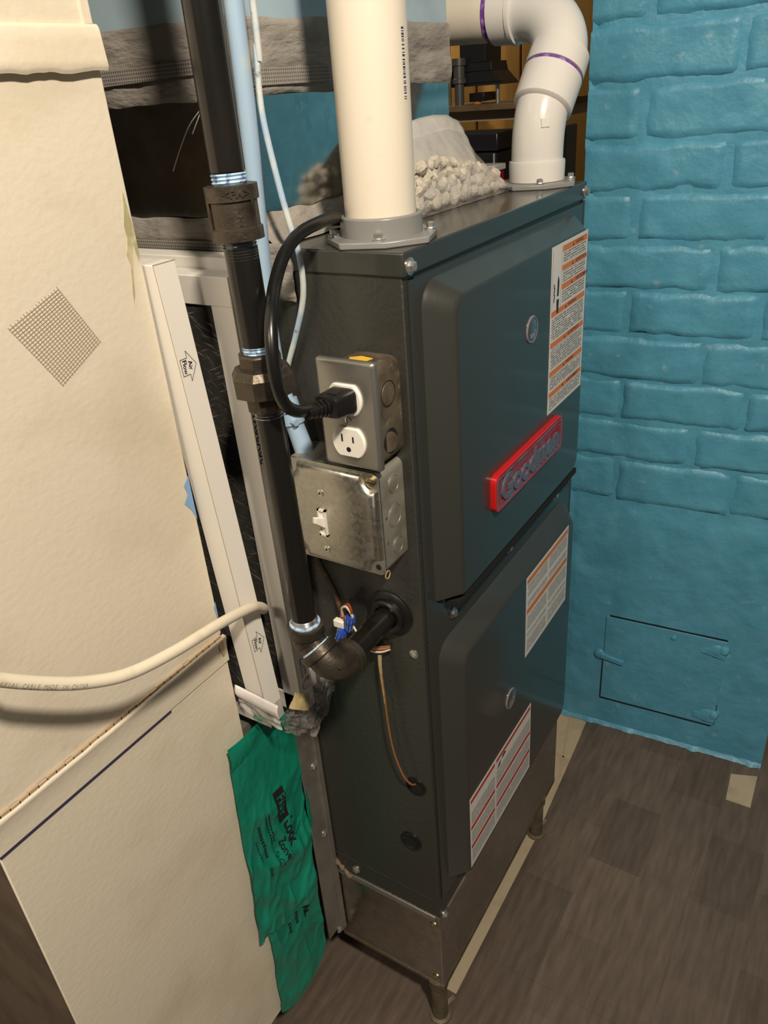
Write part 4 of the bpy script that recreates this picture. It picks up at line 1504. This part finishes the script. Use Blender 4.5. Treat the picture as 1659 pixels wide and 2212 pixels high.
for (y0, y1, z0, z1) in ((2.9, 2.98, 23.8, 25.0), (3.22, 3.30, 23.8, 25.0), (2.9, 3.3, 24.92, 25.0), (2.9, 3.3, 23.8, 23.88)):
    mb.box(-2.12, -2.03, y0, y1, z0, z1)
mb.box(-2.06, -2.03, 2.95, 3.25, 23.85, 24.95, 1)
mb.build('switch_frame', ['device_white', 'device_white'], sb, smooth=0)
mb = MB()
lo = [(-2.04, 2.98, 24.1), (-2.04, 3.22, 24.1), (-2.04, 3.22, 24.62), (-2.04, 2.98, 24.62)]
hi = [(-2.62, 3.01, 24.62), (-2.62, 3.19, 24.62), (-2.58, 3.19, 24.90), (-2.58, 3.01, 24.90)]
mb.loops([lo, hi])
mb.build('lever', 'device_white', sb, bevel=.04)
mb = MB()
ring = [(-1.45 + .17 * math.cos(a), .62, 22.25 + .17 * math.sin(a)) for a in [2 * math.pi * k / 14 for k in range(15)]]
mb.tube(ring, .03, 6)
mb.build('wire_loop', 'tan_wire', sb)

# ---------------------------------------------------------------- power cord
pc = thing('power_cord', (-3, 2, 29.8), 'black power cord looping from the upper receptacle to the furnace top', 'power cord')
mb = MB()


def sect(x, y, z, w, h, k=.25):
    return [(x, q[0], q[1]) for q in rrect(y - w, y + w, z - h, z + h, min(w, h) * k * 2, 3)]


mb.loops([sect(-2.1, 1.40, 29.84, .50, .40), sect(-2.16, 1.40, 29.84, .55, .46), sect(-2.95, 1.47, 29.86, .50, .42), sect(-3.1, 1.5, 29.88, .46, .36), sect(-3.14, 1.51, 29.88, .30, .26)])
mb.box(-2.85, -2.45, 1.2, 1.6, 30.26, 30.31)
mb.build('plug', 'rubber', pc, smooth=40)
mb = MB()
for k in range(5):
    f = k / 4
    mb.lathe((-3.12 - .62 * f, 1.51 + .16 * f, 29.88 + .04 * f), (-1, .28, .07), [(0, .33 - .1 * f), (.09, .33 - .1 * f), (.1, .24), (.16, .24)], 16)
mb.build('strain_relief', 'rubber', pc, smooth=30)
cpts = [(-3.3, 1.58, 29.9), (-3.8, 1.73, 30.01), (-4.4, 1.74, 30.2), (-4.95, 1.72, 30.66), (-5.3, 1.63, 31.53), (-5.2, 1.7, 32.61), (-4.7, 1.97, 33.47), (-3.7, 2.48, 34.21),
        (-2.8, 2.69, 34.91), (-1.8, 2.76, 35.36), (-.6, 2.75, 35.53), (.6, 3.0, 35.5), (1.8, 3.9, 35.25), (3.2, 4.9, 34.95), (5.0, 5.0, 34.72), (6.2, 4.9, 34.70)]
MB().tube(smoothpath(cpts), .215, 16).build('cord', 'cord', pc)

# ================================================================ FILTERS
def filt(name, xl, th, ztop, zbot, yt, yb, xb, depth, label, lap=True):
    """carton-framed pleated filter standing edge-on; xl/yt at the top, xb/yb at the foot"""
    f = thing(name, (xb + th / 2, yb + 4, zbot), label, 'air filter', 'spare air filters in the slot')

    def sh(x, y, z):
        k = (z - zbot) / (ztop - zbot)
        return (x + xb + (xl - xb) * k, y + yb + (yt - yb) * k, z)
    mb = MB()
    bw_ = 1.05
    mb.box(0, th, 0, bw_, zbot, ztop, 0, sh)
    if lap:
        mb.box(-.02, th + .02, -.008, depth, ztop - bw_, ztop + .015, 0, sh)
    else:
        mb.box(.004, th - .004, bw_, depth, ztop - bw_, ztop - .004, 0, sh)
    mb.box(0, th, 0, depth, zbot, zbot + bw_, 0, sh)
    mb.box(0, th, depth - bw_, depth, zbot, ztop, 0, sh)
    mb.build('frame', 'carton', f, bevel=.035)
    mb = MB().box(.08, th - .08, .5, depth - .5, zbot + .5, ztop - .5, 0, sh)
    mb.build('media', 'fibre', f, smooth=0)
    mb = MB()
    e = .012
    for zz in (ztop,):
        mb.box(-e, th + e, -e, .0 + e, zz - e, zz + e, 0, sh)
    mb.box(-e * .6, e * .6, -e, e, zbot, ztop, 0, sh)
    mb.build('carton_edge', 'carton_in', f, smooth=0)
    return f, sh


def arrow(f, sh, xc, zc):
    mb = MB()
    out = [(-.36, .30), (-.02, .30), (-.02, .56), (.36, 0), (-.02, -.56), (-.02, -.30), (-.36, -.30)]
    P3 = [Vector(sh(xc + a, -.012, zc + b)) for a, b in out]
    for a, b in zip(P3, P3[1:] + P3[:1]):
        mb.tube([a, b], .009, 4)
    n0 = sh(xc, -.012, zc)
    add_text(mb, 'Air', sh(xc + .08, -.012, zc), (0, 0, -1), (1, 0, 0), .27, 0, bold=.008, ext=.004)
    add_text(mb, 'Flow', sh(xc - .19, -.012, zc), (0, 0, -1), (1, 0, 0), .27, 0, bold=.008, ext=.004)
    mb.build('air_flow_mark', 'ink', f, smooth=0)


f3, sh3 = filt('air_filter', -1.5, .92, 34.35, 13.8, 6.33, 5.95, -1.5, 12, 'rearmost white carton air filter, its top highest, next to the furnace')
f2, sh2 = filt('air_filter', -2.55, .95, 33.93, 13.6, 5.62, 5.34, -2.55, 12, 'middle white carton air filter marked 20X20X1 behind the gas pipe')
f1, sh1 = filt('air_filter', -4.72, 1.02, 34.75, 14.2, 6.80, 5.72, -4.40, 11, 'foremost white carton air filter with two arrow marks beside the cream duct', False)
arrow(f1, sh1, .47, 31.15)
arrow(f1, sh1, .52, 18.75)
mb = MB()
add_text(mb, '20X20X1', sh2(.27, -.012, 27.75), (0, 0, 1), (-1, 0, 0), .56, 0, bold=.02, ext=.004)
mb.build('size_print', 'ink', f2, smooth=0)
mb = MB()
add_text(mb, 'RECYCLABLE', sh2(.36, -.012, 16.15), (0, 0, 1), (-1, 0, 0), .2, 0, ext=.004)
add_text(mb, 'MATERIALS', sh2(.60, -.012, 16.15), (0, 0, 1), (-1, 0, 0), .2, 0, ext=.004)
c_ = Vector(sh2(.5, -.012, 15.15))
mb.tube([c_ + Vector((.26 * math.cos(a), 0, .26 * math.sin(a))) for a in [math.radians(40 + 10 * k) for k in range(29)]], .035, 4)
mb.prism([c_ + Vector((.08, 0, .30)), c_ + Vector((.30, 0, .30)), c_ + Vector((.20, 0, .08))], (0, -.01, 0))
for k in range(12):
    q = sh2(.45, -.012, 17.1 + .09 * k)
    mb.box(q[0], q[0] + .42, q[1] - .004, q[1] + .004, q[2], q[2] + rnd.choice((.02, .04, .055)))
mb.build('recycling_print', 'ink_grey', f2, smooth=0)

# ---------------------------------------------------------------- film wrapper pulled down round the filters
fw = thing('filter_wrapper', (-2.5, 5.5, 12), 'crumpled clear plastic wrapper pulled down round the feet of the filters', 'plastic wrap')


def wl(u, v):
    y = 7.18 - 2.42 * u
    zt = 16.42 - .25 * u
    z = zt - v * (.72 + .1 * u)
    return (-4.66 - .10 * math.sin(v * math.pi) - .02 - .03 * noise.noise(Vector((u * 3, v, 1))), y, z)


MB().grid(wl, 24, 6).build('zip_band', 'film_white', fw, smooth=80, solid=.03)


def wl2(u, v):
    y = 7.18 - 2.35 * u
    z = 15.72 - .34 * u - v * (1.0 - .25 * u - .2 * (1 - u))
    return (-4.70 + .10 * v + .10 * fbm((u * 3, v * 2, 4), 1), y, z)


MAT['film_low'] = film('thin_white_film', (0.66, 0.645, 0.64), 0.55, 0.2, (1.0, 0.5, 0.2))
MB().grid(wl2, 24, 10).build('side_film', 'film_low', fw, smooth=80)
mb = MB()
add_text(mb, 'Air', (-4.80, 6.0, 15.0), (0, -1, -.12), (0, -.1, 1), .45, 0, bold=.03, ext=.005)
mb.build('film_print', 'green', fw, smooth=0)


def crinkle(u, v, s):
    q = Vector((u * 5 + s, v * 4, s))
    r1 = 1 - abs(noise.noise(q)) * 2
    r2 = 1 - abs(noise.noise(q * 2.3)) * 2
    return .5 * r1 + .3 * r2


def fr(u, v):
    x = -4.68 + 4.45 * u
    zt = 15.75 - 1.75 * u + .35 * max(0, noise.noise(Vector((u * 5, 1, 2))))
    zb = 14.6 - 2.5 * min(1, u / .55) + (1.35 * max(0, (u - .55) / .45)) + .18 * noise.noise(Vector((u * 7, 0, 6)))
    z = zt + (zb - zt) * v
    y = 4.85 + .45 * u - .42 * crinkle(u, v, 3) + .1 * v
    return (x, y, z)


MB().grid(fr, 26, 13).build('front_film', 'film', fw, smooth=12)


def fr2(u, v):
    x, y, z = fr(.35 + .65 * u, v)
    return (x + .12, y + .25 + .2 * crinkle(u, v, 8), z + .25)


MB().grid(fr2, 16, 9).build('inner_film', 'film', fw, smooth=12)


def side(u, v):
    y = 5.15 + 1.7 * u
    zt = 14.6 + .6 * u
    zb = 13.3 - .2 * u
    return (-.22 - .08 * crinkle(u, v, 5) - .1 * u, y, zt + (zb - zt) * v)


MB().grid(side, 16, 12).build('end_film', 'film', fw, smooth=25)


def tp(u, v):
    a = Vector((-3.55, 4.70, 16.1)) * (1 - u) + Vector((-2.62, 4.72, 15.25)) * u
    b = Vector((-4.25, 4.58, 15.75)) * (1 - u) + Vector((-3.1, 4.5, 14.75)) * u
    q = a * (1 - v) + b * v
    return (q.x, q.y - .16 * math.sin(u * 3.1) - .06 * crinkle(u, v, 2), q.z)


lab(MB().grid(tp, 14, 10).build('tape_piece', 'film_tape', fw, smooth=60), 'yellowed scrap of tape')


# ================================================================ GREEN SLOT COVERS
def fold(x, z, s):
    q = Vector((x * .35 + z * .12, z * .22, s))
    r1 = max(0, 1 - abs(noise.noise(q)) * 3.2)
    q2 = Vector((x * .9 - z * .35, z * .5 + x * .3, s + 4))
    r2 = max(0, 1 - abs(noise.noise(q2)) * 4)
    return .24 * r1 + .10 * r2 + .03 * fbm((x, z, s), .8)


def up_y(x, z):
    k = min(1, max(0, (9.8 - z) / 5)) * .85 + .15
    if x > -4.5 and z < 9:
        k *= 1.25
    return 6.90 - fold(x, z, 2.0) * k


def low_y(x, z):
    return 6.965 - .5 * fold(x, z, 7.0)


def edge(tab, v):
    n = len(tab) - 1
    i = min(n - 1, int(v * n))
    f = v * n - i
    return tab[i][0] * (1 - f) + tab[i + 1][0] * f, tab[i][1] * (1 - f) + tab[i + 1][1] * f


g1 = thing('slot_cover', (-4.2, 6.9, 0), 'upper green plastic slot cover sheet with black printing over the filter slot', 'plastic cover', 'green slot covers')
UL = [(-6.20, 13.9), (-6.28, 11.5), (-6.45, 9.2), (-6.55, 7.0), (-6.8, 3.9), (-7.04, .82)]
UR = [(-1.72, 13.2), (-1.74, 11.2), (-1.85, 8.0), (-2.0, 5.0), (-2.2, 2.0), (-2.7, -.75)]
mb = MB()


def ush(u, v):
    xl, zl = edge(UL, v)
    xr, zr = edge(UR, v)
    x = xl + (xr - xl) * u
    z = zl + (zr - zl) * u
    if v == 1:
        z += .55 * max(0, 1 - abs(u - .17) / .12) + .1 * noise.noise(Vector((u * 5, 0, 0)))
    y = up_y(x, z)
    if v < .1 and u < .5:
        y -= .12 * (1 - v / .1)
    return (x, y, z)


mb.grid(ush, 60, 90)
mb.build('sheet', 'green', g1, smooth=75)
mb = MB().grid(lambda u, v: (-6.24 + 2.6 * u, 6.80 - .05 * math.sin(u * 5) - .06 * v * (1 - v) * 4, 13.95 - .2 * u - (1.35 - .6 * u) * v), 20, 6)
lab(mb.build('folded_hem', 'green', g1, smooth=75), 'folded top hem')
mb = MB().prism([(-1.66, 6.85, 6.95), (-1.95, 6.8, 6.0), (-2.0, 6.75, 4.2), (-1.62, 6.85, 4.4)], (0, -.03, 0))
mb.build('torn_corner', 'green', g1, smooth=0)
# printing
tx = MB()
pill = [(-3.98, 8.95), (-3.42, 8.95), (-3.40, 7.0), (-3.52, 6.68), (-3.8, 6.62), (-3.96, 6.9)]
flat = MB()
n_ = 6
for i in range(n_):
    for j in range(14):
        x0, x1 = -4.08 + .7 * i / n_, -4.08 + .7 * (i + 1) / n_
        z0, z1 = 6.65 + 2.3 * j / 14, 6.65 + 2.3 * (j + 1) / 14
        sft = .12 * (8.95 - z0) / 2.3
        flat.add([(x0 + sft, 0, z0), (x1 + sft, 0, z0), (x1 + sft, 0, z1), (x0 + sft, 0, z1)], [(0, 1, 2, 3)], 0)
add_text(flat, 'Filter', (-3.66, -.02, 7.80), (.05, 0, -1), (1, 0, .05), .72, 1, bold=.0, ext=.001)
add_text(flat, 'Lock', (-3.36, 0, 5.55), (.06, 0, -1), (1, 0, .06), .90, 0, bold=.035, ext=.001)
add_text(flat, 'Zone', (-4.05, 0, 5.0), (.06, 0, -1), (1, 0, .06), .62, 0, bold=.02, ext=.001)
add_text(flat, 'SLOT', (-4.62, 0, 4.7), (.06, 0, -1), (1, 0, .06), .46, 0, bold=.0, ext=.001)
add_text(flat, '.com', (-5.3, 0, 4.6), (.06, 0, -1), (1, 0, .06), .46, 0, bold=.01, ext=.001)
for x, z, l, w in ((-5.45, 7.9, 2.6, .16), (-4.9, 8.1, 2.2, .10), (-4.7, 8.1, 2.2, .10), (-5.75, 7.2, 1.6, .06)):
    for q in range(int(l / .22)):
        a = z - q * .22
        flat.add([(x + .012 * q, 0, a), (x + w + .012 * q, 0, a), (x + w + .012 * q, 0, a - .15), (x + .012 * q, 0, a - .15)], [(0, 1, 2, 3)], 0)
flat.v = [(p[0], up_y(p[0], p[2]) - .035 + p[1], p[2]) for p in flat.v]
flat.build('printing', ['ink', 'green'], g1, smooth=0)

g2 = thing('slot_cover', (-4.2, 6.9, -7.4), 'lower green plastic slot cover tucked under the other, reaching the duct foot', 'plastic cover', 'green slot covers')
LL = [(-6.2, 1.6), (-6.22, -1.0), (-6.35, -3.5), (-6.55, -6.35)]
LR = [(-1.95, 6.5), (-1.98, 2.5), (-2.05, -2.0), (-2.12, -5.78)]
mb = MB()


def lsh(u, v):
    xl, zl = edge(LL, v)
    xr, zr = edge(LR, v)
    x = xl + (xr - xl) * u
    z = zl + (zr - zl) * u
    z -= v ** 6 * (1.25 * math.sin(math.pi * min(1, max(0, u))) ** .7)
    return (x, low_y(x, z) - .02, z)


mb.grid(lsh, 50, 70)
mb.build('sheet', 'green', g2, smooth=75)
flat = MB()
add_text(flat, 'Lock', (-3.3, 0, -.75), (.06, 0, -1), (1, 0, .06), .8, 0, bold=.03, ext=.001)
for x, z, l in ((-4.2, -.3, 1.2), (-4.8, -.6, 1.0)):
    for q in range(int(l / .22)):
        a = z - q * .22
        flat.add([(x, 0, a), (x + .2, 0, a), (x + .2, 0, a - .15), (x, 0, a - .15)], [(0, 1, 2, 3)], 0)
flat.v = [(p[0], low_y(p[0], p[2]) - .05, p[2]) for p in flat.v]
flat.build('printing', 'ink', g2, smooth=0)

# ================================================================ STONES IN A BAG
stone_meshes = []
for k in range(9):
    bm = bmesh.new()
    bmesh.ops.create_icosphere(bm, subdivisions=2, radius=1)
    sx, sy, sz = rnd.uniform(.8, 1.25), rnd.uniform(.7, 1.1), rnd.uniform(.6, .95)
    cut = [Vector((rnd.uniform(-1, 1), rnd.uniform(-1, 1), rnd.uniform(-1, 1))).normalized() for _ in range(7)]
    for v in bm.verts:
        d = v.co.copy()
        r = 1.0
        for c in cut:
            h = .62 + .25 * abs(c.x)
            if d.dot(c) > h:
                r = min(r, h / d.dot(c))
        v.co = Vector((d.x * sx, d.y * sy, d.z * sz)) * r * (1 + .08 * noise.noise(d * 2 + Vector((k, 0, 0)))) * S
    me = bpy.data.meshes.new('stone')
    bm.to_mesh(me)
    bm.free()
    me.materials.append(MAT['stone'])
    stone_meshes.append(me)


def fill_top(x):
    return 36.35 - .16 * max(0, x - 9.5) - .25 * max(0, 7.6 - x) - .25 * max(0, x - 12.8)


spots = []
tries = 0
while len(spots) < 230 and tries < 16000:
    tries += 1
    x = rnd.uniform(6.7, 14.5)
    z = rnd.uniform(34.82, 36.7)
    dep = rnd.random() ** 1.6
    sz = rnd.uniform(.24, .38)
    y = 3.2 + .30 * (z - 34.8) - .035 * (x - 6.7) + dep * 1.1
    if z > fill_top(x) - .15 * dep + .1 or math.hypot(x - IV[0], y - IV[1]) < 2.3 or math.hypot(x - PV[0], y - PV[1]) < 2.0:
        continue
    if any((Vector((x, y, z)) - Vector(q[0])).length < .66 * (sz + q[1]) for q in spots):
        continue
    spots.append(((x, y, z), sz))
for i, (q, s_) in enumerate(spots):
    o = bpy.data.objects.new('stone', stone_meshes[i % 9])
    LC.objects.link(o)
    o.location = W(q)
    o.rotation_euler = (rnd.uniform(0, 6), rnd.uniform(0, 6), rnd.uniform(0, 6))
    o.scale = (s_, s_, s_)
    tag(o, 'pale limestone lump packed in the clear bag on the furnace top', 'stone', 'limestone lumps in the bag')

bg_ = thing('stone_bag', (10.6, 4.2, 34.5), 'clear plastic bag of pale stones on the furnace top', 'bag')


def bag_h(x):
    t = [(6.4, 36.0), (7.4, 36.9), (9, 37.35), (12.2, 37.6), (13.4, 37.3), (14.2, 36.4), (14.8, 35.6), (15.1, 34.62)]
    for (a, b), (c, d) in zip(t[:-1], t[1:]):
        if x <= c:
            return b + (d - b) * max(0, (x - a)) / (c - a)
    return 34.6


def bag_front(u, v):
    x = 6.4 + 8.7 * u
    yb = 2.85 - .04 * (x - 6.4)
    h = bag_h(x)
    z = 34.53 + (h - 34.53) * v
    yt = 4.9 - .04 * (x - 6.4)
    y = yb + (yt - yb) * max(0, (v - .1)) ** 1.1 - .22 * math.sin(min(1, v * 1.6) * math.pi) + .10 * crinkle(u * 2.2, v, 4)
    return (x + .05 * crinkle(u, v, 9), y, z)


MB().grid(bag_front, 46, 22).build('front_film', 'bag', bg_, smooth=30)
MB().grid(lambda u, v: (6.4 + 8.7 * u, (2.85 + 2.6 * v - .04 * 8.7 * u) if v < .75 else 4.9 - .04 * 8.7 * u + .45 * (1 - v) * 4, 34.53 if v < .75 else 34.53 + (bag_h(6.4 + 8.7 * u) - 34.53) * (v - .75) * 4), 30, 12).build('back_film', 'bag', bg_, smooth=60)


def bag_flap(u, v):
    x = 7.0 + 7.15 * u - .35 * (1 - v) * u
    z0 = 36.05 - .10 * (x - 9) * (1 if x > 9 else 0)
    zt = [37.35, 37.7, 37.95, 38.08, 38.1, 38.02, 37.75][min(6, int(u * 6.99))]
    f = u * 6
    i = min(5, int(f))
    tt_ = [37.35, 37.72, 37.95, 38.08, 38.12, 38.05, 37.7]
    zt = tt_[i] + (tt_[i + 1] - tt_[i]) * (f - i)
    z = z0 + (zt - z0) * v
    y = 3.95 - .04 * (x - 6.4) + 1.25 * v - .1 * math.sin(v * 3) + .09 * crinkle(u * 1.3, v, 1)
    return (x, y, z)


lab(MB().grid(bag_flap, 40, 16).build('folded_top', 'bag_top', bg_, smooth=60, solid=.02), 'cloudy folded top of the bag')

# ================================================================ COAX
cx = thing('coaxial_cable', (-9, 4.6, 19), 'ivory coaxial cable with grey lettering drooping across the cream duct', 'cable')
cp = [(-20, 5.2, 30), (-17.2, 5.0, 27.4), (-15.56, 4.9, 26.31), (-15.01, 4.8, 25.66), (-13.87, 4.7, 24.67), (-12.68, 4.6, 23.82), (-11.27, 4.5, 23.14), (-9.22, 4.6, 22.57), (-6.88, 4.9, 22.0),
      (-4.98, 5.3, 21.31), (-4.17, 5.5, 20.9), (-3.6, 5.72, 20.4), (-3.18, 6.15, 19.9), (-2.98, 7.0, 19.5), (-2.95, 8.5, 19.1)]
cpts = smoothpath(cp, 10)
MB().tube(cpts, .215, 16).build('sheath', 'coax', cx)
ct = MB()
msg = 'COAXIAL CABLE MADE IN CHINA'
acc = 0
vi = Vector((-.72, -.52, .46)).normalized()
i0 = min(range(len(cpts)), key=lambda i: (cpts[i] - Vector((-15.15, 4.83, 25.85))).length)
ci = i0
for ch in msg:
    while ci < len(cpts) - 2 and acc > (cpts[ci + 1] - cpts[ci]).length:
        acc -= (cpts[ci + 1] - cpts[ci]).length
        ci += 1
    tg = (cpts[ci + 1] - cpts[ci]).normalized()
    pt = cpts[ci] + tg * acc
    n = (vi - tg * vi.dot(tg)).normalized()
    up = n.cross(tg)
    if ch != ' ':
        add_text(ct, ch, pt + n * .212 - up * .02, tg, up, .2, 0, bold=.0, ext=.006, sx=.8)
    acc += .118
ct.build('lettering', 'thread_tan', cx, smooth=0)

# ================================================================ SMALL WIRING
wb_ = thing('wire_bundle', (-.6, 3.5, 17), 'tangle of wires with two blue wire nuts beside the black grommet', 'wires')


def nut(a, b, name='wire_nut'):
    a, b = Vector(a), Vector(b)
    d = (b - a).normalized()
    L_ = (b - a).length
    mb = MB().lathe(a, d, [(0, .19), (.06, .23), (L_ * .45, .22), (L_ * .5, .19), (L_ * .95, .15), (L_, .1)], 16)
    u = d.orthogonal().normalized()
    w = d.cross(u)
    for k in range(8):
        th = 2 * math.pi * k / 8
        r = u * math.cos(th) + w * math.sin(th)
        mb.tube([a + r * .225 + d * .15, a + r * .165 + d * (L_ * .86)], .022, 4, 1)
    return mb.build(name, ['nut_blue', 'nut_rib'], wb_, smooth=40)


nut((-.7, 3.28, 18.86), (-.75, 3.5, 17.95))
nut((-.85, 3.72, 17.98), (-.95, 4.12, 17.1))
MB().box(-.78, -.48, 3.75, 4.3, 17.95, 18.35).build('connector', 'device_white', wb_, bevel=.05)
MB().tube(smoothpath([(-.5, 3.9, 18.5), (-.7, 3.75, 19.1), (-.8, 3.4, 19.35), (-.85, 3.1, 19.0), (-.75, 3.25, 18.7)]), .06, 8).build('white_wire', 'white_wire', wb_)
MB().tube(smoothpath([(-.5, 4.0, 18.3), (-.6, 3.85, 18.95), (-.75, 3.35, 19.5), (-.85, 3.12, 19.2), (-.75, 3.3, 18.7)]), .06, 8).build('red_wire', 'red_wire', wb_)
MB().tube(smoothpath([(-.55, 3.8, 18.35), (-.75, 3.6, 18.75), (-.8, 3.42, 18.55), (-.7, 3.3, 18.75)]), .06, 8).build('red_wire', 'red_wire', wb_)
MB().tube(smoothpath([(-.4, 3.7, 18.7), (-.5, 3.45, 19.5), (-.5, 3.38, 19.75), (-.5, 3.32, 19.5), (-.5, 3.5, 18.8), (-.6, 4.1, 17.9), (-.7, 3.75, 17.8)]), .05, 8).build('black_wire', 'black_wire', wb_)
MB().tube(smoothpath([(-.5, 4.1, 18.2), (-.7, 4.15, 17.6), (-.75, 3.85, 17.7), (-.75, 3.68, 17.9)]), .05, 8).build('yellow_wire', 'tan_wire', wb_)
MB().tube([(-.45, 3.45, 18.1), (-.6, 3.05, 17.75)], .05, 8).build('white_wire', 'white_wire', wb_)
MB().tube(smoothpath([(-.15, 5.2, 22.4), (-.14, 5.3, 21.2), (-.13, 4.9, 20.2), (-.12, 4.55, 19.5), (-.25, 4.2, 18.6)]), .11, 8).build('brown_sheath', 'brown_wire', wb_)

tw = thing('thermostat_wire', (-.3, 1.8, 8.7), 'thin brown wire hanging between two holes in the furnace side', 'wire')
MB().tube(smoothpath([(.05, 2.3, 16.95), (-.25, 2.2, 16.9), (-.5, 2.08, 16.2), (-.6, 1.95, 15.0), (-.65, 1.85, 13.0), (-.6, 1.7, 11.2), (-.5, 1.35, 9.7), (-.3, 1.05, 9.0), (.05, .95, 8.7)]), .05, 8).build('wire', 'orange_wire', tw)
MB().tube(smoothpath([(-.3, 2.2, 16.85), (-.5, 2.1, 16.2), (-.6, 1.98, 15.1), (-.64, 1.9, 14.0)]), [.11, .11, .10, .10, .10, .09, .09, .09, .08, .08, .08, .07, .07, .07, .07, .06, .06, .06, .06, .05, .05, .05, .05, .04, .04], 8).build('stripped_sheath', 'tan_wire', tw)
for k, (m, dz) in enumerate((('red_wire', .12), ('white_wire', -.02), ('black_wire', -.12), ('orange_wire', .25), ('tan_wire', .18))):
    MB().tube(smoothpath([(-.1, 2.85 - .05 * k, 16.9 + dz * .5), (-.38 - .03 * k, 2.6, 16.92 + dz), (-.35, 2.1, 17.0 + dz), (-.12, 1.72, 17.12 + dz * .6)]), .055, 8).build('loop', m, tw)
MB().lathe((.0, 2.3, 17.05), (-1, 0, 0), [(0, .36), (.02, .34)], 16).build('hole', 'black', fu)

for o in bpy.data.objects:
    if '_o' in o:
        del o['_o']
